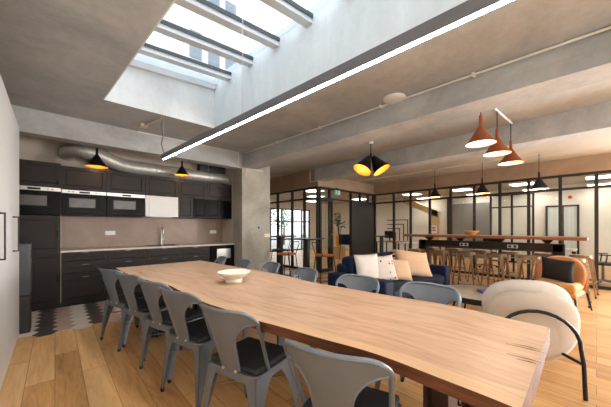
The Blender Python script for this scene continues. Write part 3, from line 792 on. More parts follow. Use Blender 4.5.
# ------------------------------------------------------------------ dining table
Lf = [(4.16, .564), (3.65, .585), (3.13, .63), (2.85, .69), (2.6, .745), (2.2, .755), (1.867, .75), (1.55, .785), (1.306, .81), (.95, .895), (.606, .965), (.35, .968), (.15, .955)]
Rf = [(4.21, 1.67), (3.3, 1.74), (2.42, 1.81), (2.0, 1.79), (1.7, 1.775), (1.1, 1.86), (.587, 1.92), (.163, 1.86)]
def interp(tab, y):
    t = sorted(tab)
    if y <= t[0][0]: return t[0][1]
    for (a, xa), (c, xc) in zip(t, t[1:]):
        if y <= c:
            u = (y-a)/(c-a); return xa + (xc-xa)*u
    return t[-1][1]
def smooth_edge(tab, y): return sum(interp(tab, y+d) for d in (-.12, -.06, 0, .06, .12))/5
root = thing('dining_table', 'long live-edge wooden dining table with chairs along both sides', 'table', (0, 0, 0))
bm_ = bmesh.new(); uv = bm_.loops.layers.uv.new('UVMap')
NV, NU = 70, 14
def slabpt(i, j, z, inset=0.0):
    v = j/NV; u = i/NU
    yl = .145 + (4.16-.145)*v; yr = .165 + (4.215-.165)*v
    xl = smooth_edge(Lf, yl) + inset + .006*math.sin(yl*9)*math.sin(yl*4+1); xr = smooth_edge(Rf, yr) - inset + .006*math.sin(yr*8+2)
    y = yl + (yr-yl)*u
    if j == 0: y -= inset*.2
    if j == NV: y -= inset
    return (xl + (xr-xl)*u, y, z)
ZTB = .76
top = [[bm_.verts.new(slabpt(i, j, ZTB)) for j in range(NV+1)] for i in range(NU+1)]
bot = [[bm_.verts.new(slabpt(i, j, ZTB-.065, .03)) for j in range(NV+1)] for i in range(NU+1)]
def uvf(f, ij):
    for lp, (i, j) in zip(f.loops, ij): lp[uv].uv = (i/NU, 4.05*j/NV)
for i in range(NU):
    for j in range(NV):
        q = [(i, j), (i+1, j), (i+1, j+1), (i, j+1)]
        uvf(bm_.faces.new([top[a][c] for a, c in q]), q)
        f = bm_.faces.new([bot[a][c] for a, c in q[::-1]]); uvf(f, q[::-1])
edge = [(i, 0) for i in range(NU+1)] + [(NU, j) for j in range(1, NV+1)] + [(i, NV) for i in range(NU-1, -1, -1)] + [(0, j) for j in range(NV-1, 0, -1)]
for a, c in zip(edge, edge[1:]+edge[:1]):
    f = bm_.faces.new((top[a[0]][a[1]], bot[a[0]][a[1]], bot[c[0]][c[1]], top[c[0]][c[1]])); f.material_index = 1
    for lp in f.loops: lp[uv].uv = (a[0]/NU, 4.05*a[1]/NV)
bmesh.ops.recalc_face_normals(bm_, faces=bm_.faces)
me = bpy.data.meshes.new('tabletop'); bm_.to_mesh(me); bm_.free(); me.materials.append(M['slab']); me.materials.append(M['bark'])
o = bpy.data.objects.new('tabletop', me); COL.objects.link(o); o.parent = root
# cracks near the near end: thin dark filled splits
for xc, yc, ln in ((1.475, .205, .14), (1.50, .20, .09), (1.36, .195, .11), (1.335, .18, .07), (.72, 3.55, .07)):
    b = MB(); b.prism([(xc-.004, yc-ln/2), (xc+.003, yc-ln*.1), (xc-.010, yc+ln/2), (xc-.007, yc+.01)], ZTB+.0002, ZTB+.0008); b.build('wood_crack', M['bark'], root)
for yc in (.45, 3.55):
    xm = (smooth_edge(Lf, yc) + smooth_edge(Rf, yc))/2
    b = MB()
    for sx in (-.24, .24):
        b.box(xm+sx-.05, xm+sx+.05, yc-.05, yc-.035, .02, .68); b.box(xm+sx-.05, xm+sx+.05, yc+.035, yc+.05, .02, .68); b.box(xm+sx-.006, xm+sx+.006, yc-.035, yc+.035, .02, .68)
    b.box(xm-.36, xm+.36, yc-.05, yc+.05, .66, .695); b.box(xm-.4, xm+.4, yc-.05, yc+.05, 0, .03)
    b.build('trestle_leg', M['trestle'], root)
b = MB(); b.box(1.20, 1.28, .45, 3.55, .60, .66)
b.build('stretcher', M['trestle'], root)

root = thing('bowl', 'wide cream stoneware bowl standing on the dining table', 'bowl', (1.24, 2.33, ZTB+.0005)); root.scale = (.86, .86, 1.15)
b = MB(); b.lathe([(0, 0), (.085, 0), (.092, .012), (.086, .03), (.13, .052), (.172, .078), (.178, .085), (.172, .087), (.12, .06), (.06, .04), (0, .036)], 40); b.build('dish', M['cream'], root, True)

# ------------------------------------------------------------------ metal chairs
def seat_shape(hw, hd, r, n=6):
    pts = []
    for cx, cy, a in ((hw-r, hd-r, 0), (-hw+r, hd-r, PI/2), (-hw+r, -hd+r, PI), (hw-r, -hd+r, 1.5*PI)):
        for k in range(n+1): pts.append((cx+r*math.cos(a+PI/2*k/n), cy+r*math.sin(a+PI/2*k/n)))
    return pts
def taper_leg(parent, sx, sy, ht, foot, top, wt=.10, wb=.014, m='chair', name='leg', foot_part=True, wx=None):
    """folded sheet leg: two tapering wings meeting at the outer corner"""
    b = MB(); n = 12; th = .004
    fx, fy = foot; tx, ty = top
    prof = []
    for k in range(n+1):
        t = k/n; z = .02 + (ht-.02)*t
        x = fx + (tx-fx)*t; y = fy + (ty-fy)*t
        w = wb + (wt-wb)*(.5*t + .5*t**5)
        prof.append((x*sx, y*sy, z, w))
    for wing in (0, 1):
        O = []; I = []
        for x, y, z, w in prof:
            if wing == 0 and wx: w = wb + (wx-wb)*(w-wb)/(wt-wb)
            e = (x - sx*w, y, z) if wing == 0 else (x, y - sy*w, z)
            off = (0, -sy*th, 0) if wing == 0 else (-sx*th, 0, 0)
            a = Vector((x, y, z)); c = Vector(e); f = Vector(off)
            O.append((b.bm.verts.new(a), b.bm.verts.new(c))); I.append((b.bm.verts.new(a+f), b.bm.verts.new(c+f)))
        for k in range(n):
            b.bm.faces.new((O[k][0], O[k][1], O[k+1][1], O[k+1][0])); b.bm.faces.new((I[k][0], I[k+1][0], I[k+1][1], I[k][1]))
            b.bm.faces.new((O[k][1], I[k][1], I[k+1][1], O[k+1][1])); b.bm.faces.new((O[k][0], O[k+1][0], I[k+1][0], I[k][0]))
        b.bm.faces.new((O[0][0], I[0][0], I[0][1], O[0][1])); b.bm.faces.new((O[-1][0], O[-1][1], I[-1][1], I[-1][0]))
    leg = b.build(name, M[m], parent)
    if foot_part:
        x, y, z, w = prof[0]; q = MB(); cx, cy = x - sx*.008, y - sy*.008
        q.lathe([(0, 0), (.013, 0), (.014, .026), (0, .028)], 10, c=(cx, cy, 0)); q.build('rubber_foot', M['rubber'], leg)
    return leg
def make_chair(label):
    root = thing('metal_chair', label, 'chair'); root.scale = (1.1, 1.04, 1.0)
    b = MB(); b.prism(seat_shape(.185, .18, .06), .425, .445); b.prism(seat_shape(.178, .173, .055), .39, .425); b.build('seat', M['chair'], root, True)
    b = MB(); b.rbox(-.172, .172, -.165, .17, .445, .478, .014, 3); b.build('seat_pad', M['pad'], root, True)
    taper_leg(root, 1, 1, .43, (.215, .205), (.180, .174), .15, .024, wx=.09); taper_leg(root, -1, 1, .43, (.215, .205), (.180, .174), .15, .024, wx=.09)
    taper_leg(root, 1, -1, .43, (.203, .205), (.180, .174), .165, .024, wx=.085); taper_leg(root, -1, -1, .43, (.203, .205), (.180, .174), .165, .024, wx=.085)
    # back frame: a bent tube
    def bk(x, z):         # point on the reclined back plane
        t = (z-.44)/.38
        return (x, -.03 - .185*t - (.150 - .082*t)*(1-(x/.2)**2), z)
    path = [bk(-.176, .43), bk(-.182, .52), bk(-.19, .62), bk(-.196, .72)]
    r = .075
    for k in range(0, 9):
        a = PI - (PI/2)*k/8; path.append(bk(-.2+r + r*math.cos(a), .745 + r*math.sin(a)))
    for x in (-.08, 0, .08): path.append(bk(x, .822))
    for k in range(0, 9):
        a = PI/2 - (PI/2)*k/8; path.append(bk(.2-r + r*math.cos(a), .745 + r*math.sin(a)))
    path += [bk(.196, .72), bk(.19, .62), bk(.182, .52), bk(.176, .43)]
    b = MB(); b.tube(path, .0105, 8); b.build('back_frame', M['chair'], root, True)
    # splat: narrow at the seat, flaring to the full width at the top
    def half(t):
        if t < .42: return .062 + .012*(t/.42)
        u = (t-.42)/.40
        if t < .82: return .074 + .118*(1-math.sqrt(max(0, 1-u*u)))
        return .192 - .0*(t-.82)
    zs = [0, .1, .2, .3, .42, .5, .56, .62, .67, .71, .745, .77, .79, .805, .82, .87, .92, .96, 1.0]
    b = MB(); rows = []
    for t in zs:
        z = .425 + .394*t; hw = half(t)
        if t > .82:
            dz = z - .745
            hw = (.2 - r) + math.sqrt(max(0, r*r - max(0, dz)**2))
            hw = max(hw - .004, .12)
        row = []
        for k in range(9):
            x = -hw + 2*hw*k/8; p = bk(x, z)
            row.append((b.bm.verts.new((p[0], p[1]+.003, p[2])), b.bm.verts.new((p[0], p[1]-.003, p[2]))))
        rows.append(row)
    for A, B in zip(rows, rows[1:]):
        for k in range(8):
            b.bm.faces.new((A[k][0], A[k+1][0], B[k+1][0], B[k][0])); b.bm.faces.new((A[k][1], B[k][1], B[k+1][1], A[k+1][1]))
        for k in (0, 8): b.bm.faces.new((A[k][0], B[k][0], B[k][1], A[k][1]))
    for R in (rows[0], rows[-1]):
        for k in range(8): b.bm.faces.new((R[k][0], R[k][1], R[k+1][1], R[k+1][0]))
    sp = b.build('back_splat', M['chair'], root, True)
    # rolled rims of the splat
    for sgn in (-1, 1):
        q = MB(); q.tube([bk(sgn*(half(t)), .425+.394*t) for t in zs if t <= .82], .006, 6); q.build('splat_rim', M['chair'], sp, True)
    for sgn in (-1, 1):
        q = MB(); p = bk(sgn*.045, .445); q.lathe([(0, .006), (.008, .006), (.01, 0)], 10, mat4=Matrix.Translation((p[0], p[1]-.004, p[2])) @ Matrix.Rotation(PI/2, 4, 'X')); q.build('bolt', M['steel'], sp)
    b = MB(); b.tube([(-.17, .17, .30), (.17, -.17, .30)], .005, 6); b.tube([(.17, .17, .30), (-.17, -.17, .30)], .005, 6); b.build('cross_brace', M['chair'], root)
    return root
proto = None
left = [(.98, .76, -71), (.927, 1.512, -74), (.87, 2.152, -74), (.827, 2.652, -74), (.746, 3.207, -72), (.656, 3.702, -70)]
lt = ['nearest, at the picture bottom', 'second from the viewer', 'third from the viewer', 'fourth from the viewer', 'second from the kitchen', 'at the kitchen end']
for (x, y, a), t in zip(left, lt):
    lab = 'grey metal chair along the left table side, ' + t
    if proto is None:
        proto = make_chair(lab); proto['group'] = 'chairs on the near side of the dining table'; o = proto
    else: o = dup(proto, (0, 0, 0), 0, lab, 'chairs on the near side of the dining table')
    o.location = (x, y, 0); o.rotation_euler = (0, 0, math.radians(a))
right = [(1.80, 3.82), (1.85, 3.22), (1.97, 2.76), (1.95, 2.10), (2.06, 1.47), (2.17, .875)]
rt = ['farthest, by the kitchen', 'second from the kitchen', 'third from the kitchen', 'before the tan bar chairs', 'before the blue sofa arm', 'nearest, before the sofa seat']
for k, ((x, y), t) in enumerate(zip(right, rt)):
    fx, fy, a = (.06, .06, 77) if k < 4 else (0, 0, 92)
    dup(proto, (x-.255+fx, y+fy, 0), math.radians(a), 'grey metal chair on the right table side, ' + t, 'chairs on the far side of the dining table')

# ------------------------------------------------------------------ sofa and cushions
SX0, SX1, SY0, SY1 = 2.97, 5.15, 1.76, 2.74
root = thing('sofa', 'navy blue velvet sofa with loose cushions behind the dining table', 'sofa', ((SX0+SX1)/2, (SY0+SY1)/2, 0))
hx, hy = (SX1-SX0)/2, (SY1-SY0)/2
b = MB(); b.rbox(-hx+.02, hx-.02, -hy+.04, hy-.02, .10, .30, .03, 3); b.build('base', M['navy'], root, True)
for s in (-1, 1):
    b = MB(); x0, x1 = (-hx, -hx+.22) if s < 0 else (hx-.22, hx)
    b.rbox(x0, x1, -hy, hy, .10, .60, .045, 4); b.build('arm', M['navy'], root, True)
    b = MB(); x0, x1 = (-hx+.225, -.004) if s < 0 else (.004, hx-.225)
    b.rbox(x0, x1, -hy+.01, hy-.25, .30, .46, .05, 4); b.build('seat_cushion', M['navy'], root, True)
    b = MB(); b.rbox(x0, x1, hy-.42, hy-.2, .44, .86, .07, 4, Matrix.Translation((0, .05, 0)) @ Matrix.Rotation(math.radians(-6), 4, 'X')); b.build('back_cushion', M['navy'], root, True)
b = MB(); b.rbox(-hx+.2, hx-.2, hy-.2, hy, .10, .72, .05, 4); b.build('backrest', M['navy'], root, True)
for sx in (-1, 1):
    for sy in (-1, 1):
        b = MB(); b.lathe([(0, 0), (.018, 0), (.025, .1), (0, .1)], 12, c=(sx*(hx-.12), sy*(hy-.12), 0)); b.build('leg', M['black'], root, True)

def pillow(name, label, w, h, t, loc, rot, m, group=None, fringe=False):
    root = thing(name, label, 'cushion', loc, 0, group); root.rotation_euler = rot
    b = MB(); n = 14
    def f(sgn):
        def g(u, v):
            a, c = 2*u-1, 2*v-1
            k = (max(0, 1-abs(a)**2.6)*max(0, 1-abs(c)**2.6))**.5
            pin = 1 - .06*(1-abs(c)**2)*abs(a)**3; pin2 = 1 - .06*(1-abs(a)**2)*abs(c)**3
            return (a*w/2*pin, sgn*t/2*k, h/2 + c*h/2*pin2)
        return g
    b.grid(f(1), n, n); b.grid(f(-1), n, n); b.build('cover', m, root, 'all', weld=True)
    if fringe:
        b = MB()
        for k in range(7):
            z = h*(.08 + .84*k/6); b.tube([(-w/2+.01, 0, z), (-w/2-.035, .004, z-.005)], [.009, .014], 6)
        b.build('tassels', m, root)
    return root
pillow('cushion', 'white cushion with dark mark leaning at the left end of the sofa', .42, .42, .15, (3.40, 2.27, .47), (math.radians(-16), 0, math.radians(-22)), M['cush_white'], 'cushions on the sofa')
pillow('cushion', 'spotted pale cushion, second from the left on the sofa', .40, .40, .14, (3.64, 2.14, .465), (math.radians(-20), math.radians(-4), math.radians(-30)), M['pattern'], 'cushions on the sofa')
pillow('cushion', 'small plain beige cushion in the middle of the sofa', .38, .36, .14, (3.90, 2.02, .463), (math.radians(-32), math.radians(8), math.radians(-28)), M['cush_beige'], 'cushions on the sofa')
pillow('cushion', 'large peach cushion with tassels at the right end of the sofa', .62, .50, .17, (4.38, 2.03, .463), (math.radians(-36), math.radians(7), math.radians(-36)), M['cush_beige'], 'cushions on the sofa', True)

# coffee table
root = thing('coffee_table', 'low round coffee table with pale top in front of the sofa', 'coffee table', (4.45, 1.12, 0))
b = MB(); b.lathe([(0, .335), (.52, .335), (.53, .342), (.53, .348), (.525, .352), (0, .352)], 48); b.build('tabletop', M['coffee'], root)
b = MB(); b.lathe([(.533, .285), (.54, .285), (.54, .356), (.533, .356)], 48); b.lathe([(0, .29), (.5, .29), (.533, .31)], 48); b.build('rim', M['black'], root)
b = MB()
for k in range(4):
    a = PI/4 + k*PI/2; b.tube([(.35*math.cos(a), .35*math.sin(a), .29), (.42*math.cos(a), .42*math.sin(a), .0)], .014, 8)
b.build('leg_frame', M['black'], root)
root = thing('book', 'blue paperback lying on the coffee table', 'book', (4.47, 1.06, .3525), math.radians(30))
b = MB(); b.box(-.12, .12, -.08, .08, 0, .003); b.box(-.12, .12, -.08, .08, .022, .025); b.box(-.12, .12, .077, .08, .003, .022); b.build('cover', M['blue_book'], root)
b = MB(); b.box(-.117, .117, -.077, .077, .003, .022); b.build('pages', M['paper'], root)

# ------------------------------------------------------------------ armchairs (local +y is the front)
def armchair(label, cat, loc, rz, shell_m, cush_m, seat_m, arch=True, group=None):
    root = thing('armchair', label, cat, loc, rz, group)
    # outer shell: a thick curved oval pad wrapping round the seat
    def shell(rx, rz_, cz, y0, depth, th, yaw_wrap, lean):
        b = MB(); nu, nv = 36, 10
        def pt(u, v, side):
            a = 2*PI*u; rr = v
            x = rx*rr*math.copysign(abs(math.cos(a))**.85, math.cos(a)); z = cz + rz_*rr*math.copysign(abs(math.sin(a))**.85, math.sin(a))
            y = y0 + yaw_wrap*(x/rx)**2 - lean*(z-cz)
            e = th*.5*math.sqrt(max(0, 1-v**4))
            return (x, y + side*e, z)
        for side in (-1, 1):
            b.grid(lambda u, v: pt(u, v, side), nu, nv, True)
        return b
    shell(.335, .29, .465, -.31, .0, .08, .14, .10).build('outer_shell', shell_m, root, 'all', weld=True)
    shell(.33, .27, .555, -.16, .0, .12, .11, .16).build('back_cushion', cush_m, root, 'all', weld=True)
    b = MB(); b.rbox(-.285, .285, -.20, .34, .33, .455, .06, 4); b.build('seat_cushion', seat_m, root, True)
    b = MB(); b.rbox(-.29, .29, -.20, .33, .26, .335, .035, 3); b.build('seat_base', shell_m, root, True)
    # tubular legs: a rear arch and two front legs
    if arch:
        p = [(-.272, -.43, 0), (-.268, -.415, .25)] + [(.262*math.cos(PI-PI*k/14), -.385 - .01*math.sin(PI*k/14), .36 + .25*math.sin(PI*k/14)) for k in range(15)] + [(.268, -.415, .25), (.272, -.43, 0)]
        b = MB(); b.tube(p, .014, 10); b.build('rear_leg_arch', M['black'], root, True)
        b = MB(); b.tube([(-.268, -.412, .25), (-.18, -.24, .26), (.18, -.24, .26), (.268, -.412, .25)], .012, 8); b.build('cross_bar', M['black'], root, True)
    else:
        for s in (-1, 1):
            b = MB(); b.tube([(s*.30, -.26, .27), (s*.34, -.36, 0)], [.016, .011], 10); b.build('leg', M['black'], root)
    for s in (-1, 1):
        b = MB(); b.tube([(s*.26, .28, .27), (s*.30, .34, 0)], [.016, .011], 10); b.build('leg', M['black'], root)
    b = MB(); b.box(-.27, .27, .25, .29, .25, .268); b.build('front_rail', M['black'], root)
    return root
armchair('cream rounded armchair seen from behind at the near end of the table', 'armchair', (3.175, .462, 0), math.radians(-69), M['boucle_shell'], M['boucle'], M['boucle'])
armchair('mustard velvet armchair with a black cushion in front of the bar table', 'armchair', (5.72, .40, 0), math.radians(82), M['mustard2'], M['mustard2'], M['mustard'], False).scale = (.9, 1, 1)
pillow('cushion', 'black square cushion propped on the mustard armchair', .40, .36, .13, (5.64, .41, .455), (math.radians(-14), math.radians(-6), math.radians(72)), M['cush_black'])

# ------------------------------------------------------------------ bar table and stools
TX0, TX1, TY0, TY1 = 6.50, 7.22, .10, 3.36
root = thing('bar_table', 'long red-brown wooden bar table on a dark steel beam', 'table', ((TX0+TX1)/2, (TY0+TY1)/2, 0)); cx, cy = (TX0+TX1)/2, (TY0+TY1)/2
b = MB(); b.rbox(TX0-cx, TX1-cx, TY0-cy, TY1-cy, 1.05, 1.105, .008, 2); b.build('tabletop', M['barwood'], root)
b = MB()
b.box(-.09, .09, -1.3, 1.3, .955, .97); b.box(-.09, .09, -1.3, 1.3, .81, .825); b.box(-.01, .01, -1.3, 1.3, .825, .955)
b.build('steel_beam', M['trestle'], root)
for yy in (-1.25, 1.25):
    b = MB(); b.box(-.09, .09, yy-.09, yy-.075, .02, .97); b.box(-.09, .09, yy+.075, yy+.09, .02, .97); b.box(-.01, .01, yy-.075, yy+.075, .02, .97); b.box(-.3, .3, yy-.1, yy+.1, 0, .02); b.build('steel_leg', M['trestle'], root)
for yy in (-1.1, -.35, .4, 1.1):
    b = MB(); b.prism([(-.02, -.03), (.02, -.03), (.02, .03), (-.02, .03)], .97, 1.02); b.tube([(0, yy*0-.0, .98), (0, .0, 1.04)], .01, 6)
    b.bm.free(); b = MB()
    b.hexa([(-.03, yy-.03, .97), (.03, yy-.03, .97), (.03, yy+.03, .97), (-.03, yy+.03, .97)], [(-.12, yy-.09, 1.05), (.12, yy-.09, 1.05), (.12, yy+.09, 1.05), (-.12, yy+.09, 1.05)]); b.build('bracket', M['trestle'], root)
for yy in (2.03-cy, 1.15-cy):
    b = MB(); b.rbox(-.125, -.09, yy-.085, yy+.085, .86, .93, .005, 2); so = b.build('power_socket', M['worktop'], root)
    b = MB()
    for k in (-.042, .042): b.lathe([(0, 0), (.024, 0), (.028, .004)], 14, mat4=Matrix.Translation((-.13, yy+k, .895)) @ Matrix.Rotation(PI/2, 4, 'Y'))
    b.build('outlet', M['darkgrey'], so)
root = thing('wooden_bowl', 'orange wooden bowl standing on the bar table', 'bowl', (6.92, 1.93, 1.1055))
b = MB(); b.lathe([(0, 0), (.07, 0), (.075, .01), (.15, .085), (.155, .095), (.148, .095), (.07, .02), (0, .016)], 32); b.build('dish', M['bowlwood'], root, True)

def make_stool(label):
    root = thing('metal_bar_stool', label, 'stool')
    b = MB(); b.prism(seat_shape(.15, .15, .04), .735, .755); b.prism(seat_shape(.152, .152, .042), .69, .735); b.build('seat', M['bronze'], root, True)
    for sx in (-1, 1):
        for sy in (-1, 1): taper_leg(root, sx, sy, .72, (.215, .215), (.15, .15), .062, .02, 'bronze')
    b = MB()
    z = .26; e = .195
    for p, q in (((-e, -e), (e, -e)), ((e, -e), (e, e)), ((e, e), (-e, e)), ((-e, e), (-e, -e))): b.tube([(p[0], p[1], z), (q[0], q[1], z)], .01, 8)
    b.build('foot_ring', M['bronze'], root)
    b = MB(); b.tube([(-.155, -.155, .62), (.155, .155, .62)], .006, 6); b.tube([(.155, -.155, .62), (-.155, .155, .62)], .006, 6); b.build('cross_brace', M['bronze'], root)
    return root
st = None
near = [(6.44, 2.97), (6.44, 2.44), (6.44, 1.90), (6.42, 1.36), (6.38, .83), (6.42, .28)]
far = [(7.32, 2.98), (7.32, 2.42), (7.32, 1.84), (7.32, 1.27), (7.32, .72), (7.32, .20)]
nl = ['leftmost, behind peach cushion', 'second from left', 'third from left', 'fourth from left', 'fifth from left', 'behind the mustard armchair']
fl = ['leftmost', 'second from the left', 'third from the left', 'fourth from the left', 'fifth from the left', 'last on the right']
for (x, y), t in zip(near, nl):
    lab = 'bronze bar stool on the near side of the bar table, ' + t
    if st is None: st = make_stool(lab); st['group'] = 'near row of bar stools'; o = st
    else: o = dup(st, (0, 0, 0), 0, lab, 'near row of bar stools')
    o.location = (x, y, 0); o.rotation_euler = (0, 0, math.radians(random.uniform(-5, 5)))
for (x, y), t in zip(far, fl):
    o = dup(st, (x, y, 0), math.radians(random.uniform(-5, 5)), 'bronze bar stool on the far side of the bar table, ' + t, 'far row of bar stools')

# ------------------------------------------------------------------ high tables and tan stools by the side glass
def high_table(label, x, y, w, z=1.05, rnd=False):
    root = thing('high_table', label, 'table', (x, y, 0), math.radians(20), 'high tables')
    b = MB()
    if rnd: b.lathe([(0, z-.025), (w/2, z-.025), (w/2, z), (0, z)], 28)
    else: b.rbox(-w/2, w/2, -w/2, w/2, z-.025, z, .006, 2)
    b.build('tabletop', M['black'], root)
    b = MB(); b.tube([(0, 0, .012), (0, 0, z-.025)], .055, 16); b.build('pedestal', M['frame'], root, True)
    b = MB(); b.lathe([(0, 0), (.24, 0), (.24, .01), (.06, .02), (0, .02)], 28); b.build('base_plate', M['black'], root)
high_table('black high table with thick pedestal between the tan stools', 3.95, 4.20, .56, 1.045)
high_table('black high table half hidden behind the concrete pier', 4.42, 5.72, .6)
high_table('small black high table left of the long bar table', 6.55, 4.0, .36, 1.05, True)
def wire_stool(label, x, y, rz, seat_m):
    root = thing('bar_chair', label, 'stool', (x, y, 0), rz, 'bar chairs by the side glass')
    b = MB(); b.lathe([(0, .715), (.17, .715), (.2, .725), (.205, .74), (.19, .75), (.08, .744), (0, .742)], 28, sy=.95); b.build('seat', seat_m, root, True)
    for sx in (-1, 1):
        for sy in (-1, 1):
            b = MB(); b.tube([(sx*.13, sy*.13, .72), (sx*.2, sy*.2, 0)], .009, 8); b.build('leg', M['black'], root)
    b = MB(); e = .176
    for p, q in (((-e, -e), (e, -e)), ((e, -e), (e, e)), ((e, e), (-e, e)), ((-e, e), (-e, -e))): b.tube([(p[0], p[1], .25), (q[0], q[1], .25)], .007, 6)
    b.build('foot_rail', M['black'], root)
    b = MB(); b.tube([(-.16, -.12, .73), (-.17, -.19, .94), (-.1, -.215, .99), (.1, -.215, .99), (.17, -.19, .94), (.16, -.12, .73)], .008, 8); b.build('back_wire', M['black'], root, True)
wire_stool('tan seated bar chair left of the pedestal of the black high table', 3.50, 4.33, math.radians(20), M['stoolseat'])
wire_stool('tan seated bar chair right of the pedestal, behind the sofa', 3.87, 3.62, math.radians(-110), M['stoolseat'])
wire_stool('dark bar chair half hidden by the concrete pier', 4.02, 5.25, math.radians(0), M['darkbrown'])

# ------------------------------------------------------------------ the rooms beyond the glass
root = thing('shell_bar_chair', 'navy shell bar chair in the doorway beside the plant', 'chair', (7.45, 6.0, 0), math.radians(-51))
b = MB()
b.grid(lambda u, v: ((u-.5)*.42, -.19 - .06*(v) + .10*(2*u-1)**2, .72 + .32*v), 12, 8); 
bmesh.ops.solidify(b.bm, geom=b.bm.faces[:], thickness=.025)
b.build('backrest', M['bluegrey'], root, True)
b = MB(); b.rbox(-.21, .21, -.2, .2, .68, .73, .022, 3); b.build('seat', M['bluegrey'], root, True)
for sx in (-1, 1):
    for sy in (-1, 1):
        b = MB(); b.tube([(sx*.15, sy*.14, .69), (sx*.21, sy*.2, 0)], .009, 8); b.build('leg', M['black'], root)
root = thing('potted_plant', 'tall leafy plant in a yellow pot seen through the doorway', 'plant', (8.55, 7.2, 0))
b = MB(); b.lathe([(0, 0), (.26, 0), (.26, .5), (0, .5)], 24); b.build('plant_stand', M['tan'], root)
b = MB(); b.lathe([(0, .5), (.13, .5), (.17, .96), (.16, .96), (.15, .92), (0, .91)], 24); b.build('pot', M['yellow'], root, True)
b = MB(); rnd = random.Random(3); tips = []
for k in range(7):
    a = rnd.uniform(0, 2*PI); h = rnd.uniform(.15, .85); sp = rnd.uniform(.05, .38)*(1.15-h*.9)
    tip = Vector((sp*math.cos(a), sp*math.sin(a), 0.95+h)); b.tube([(0, 0, .9), tuple(tip*.5+Vector((0, 0, .48))), tuple(tip)], [.012, .009, .006], 6); tips.append(tip)
b.build('stem', M['stem'], root)
b = MB()
for tip in tips:
    for j in range(9):
        a = rnd.uniform(0, 2*PI); e = rnd.uniform(-.5, .6); c = tip + Vector((rnd.uniform(-.08, .08), rnd.uniform(-.08, .08), rnd.uniform(-.1, .08)))
        d = Vector((math.cos(a)*math.cos(e), math.sin(a)*math.cos(e), math.sin(e))); u = d.cross(Vector((0, 0, 1))).normalized(); Lf_, W_ = rnd.uniform(.16, .25), rnd.uniform(.055, .085)
        P = [c, c+d*Lf_*.4+u*W_, c+d*Lf_+Vector((0, 0, -.02)), c+d*Lf_*.4-u*W_]; mid = c+d*Lf_*.45+Vector((0, 0, .015))
        vs = [b.bm.verts.new(p) for p in P]; vm = b.bm.verts.new(mid)
        for q in range(4): b.bm.faces.new((vs[q], vs[(q+1) % 4], vm))
lf = b.build('leaves', M['leaf'], root); 

# office furniture
def desk(label, x, y, w, d, m, rz=0):
    root = thing('desk', label, 'desk', (x, y, 0), rz, 'office desks')
    b = MB(); b.rbox(-d/2, d/2, -w/2, w/2, .715, .74, .005, 2); b.build('desktop', m, root)
    for sx in (-1, 1):
        for sy in (-1, 1):
            b = MB(); b.box(sx*(d/2-.04)-.02, sx*(d/2-.04)+.02, sy*(w/2-.05)-.02, sy*(w/2-.05)+.02, 0, .715); b.build('leg', M['frame'], root)
desk('white desk beyond the glass behind the right end of the bar table', 9.3, 1.0, 1.35, .9, M['desk'])
desk('white desk beyond the glass behind the middle of the bar table', 9.3, 2.47, 1.5, .9, M['desk'])
desk('white desk beyond the glass behind the left end of the bar table', 9.3, 4.05, 1.5, .9, M['desk'])
desk('orange wooden table beyond the glass left of the bar table', 9.6, 5.45, .9, .8, M['stoolseat'])
root = thing('monitor', 'small black screen on the orange table beyond the glass', 'monitor', (9.6, 5.5, .7405), math.radians(90))
b = MB(); b.rbox(-.22, .22, -.015, .015, .12, .40, .005, 2); b.build('screen', M['black'], root)
b = MB(); b.box(-.02, .02, -.012, .012, .01, .14); b.box(-.1, .1, -.07, .07, 0, .012); b.build('stand', M['black'], root)
def office_chair(label, x, y, rz):
    root = thing('office_chair', label, 'chair', (x, y, 0), rz, 'office swivel chairs')
    b = MB(); b.rbox(-.22, .22, -.21, .21, .44, .50, .028, 3); b.build('seat', M['black'], root, True)
    b = MB(); b.rbox(-.21, .21, -.25, -.215, .56, 1.0, .016, 3); b.tube([(0, -.1, .45), (0, -.27, .52), (0, -.25, .75)], .018, 8); b.build('backrest', M['black'], root, True)
    for s in (-1, 1):
        b = MB(); b.tube([(s*.22, 0, .46), (s*.27, 0, .5), (s*.27, -.02, .66)], .012, 8); b.rbox(s*.27-.03, s*.27+.03, -.12, .1, .66, .685, .01, 2); b.build('armrest', M['black'], root)
    b = MB(); b.tube([(0, 0, .08), (0, 0, .45)], .025, 12)
    for k in range(5):
        a = 2*PI*k/5; b.tube([(0, 0, .1), (.28*math.cos(a), .28*math.sin(a), .065)], [.022, .014], 8)
    b.build('swivel_base', M['alu'], root)
    for k in range(5):
        a = 2*PI*k/5; b = MB(); b.lathe([(0, -.018), (.028, -.018), (.03, 0), (.028, .018), (0, .018)], 14, mat4=Matrix.Translation((.28*math.cos(a), .28*math.sin(a), .03)) @ Matrix.Rotation(a, 4, 'Z') @ Matrix.Rotation(PI/2, 4, 'X')); b.build('castor', M['rubber'], root)
office_chair('black office swivel chair beyond the glass at the right edge', 9.0, -.1, math.radians(8))
office_chair('black office swivel chair beyond the glass behind the wooden bowl', 10.15, 2.4, math.radians(80))
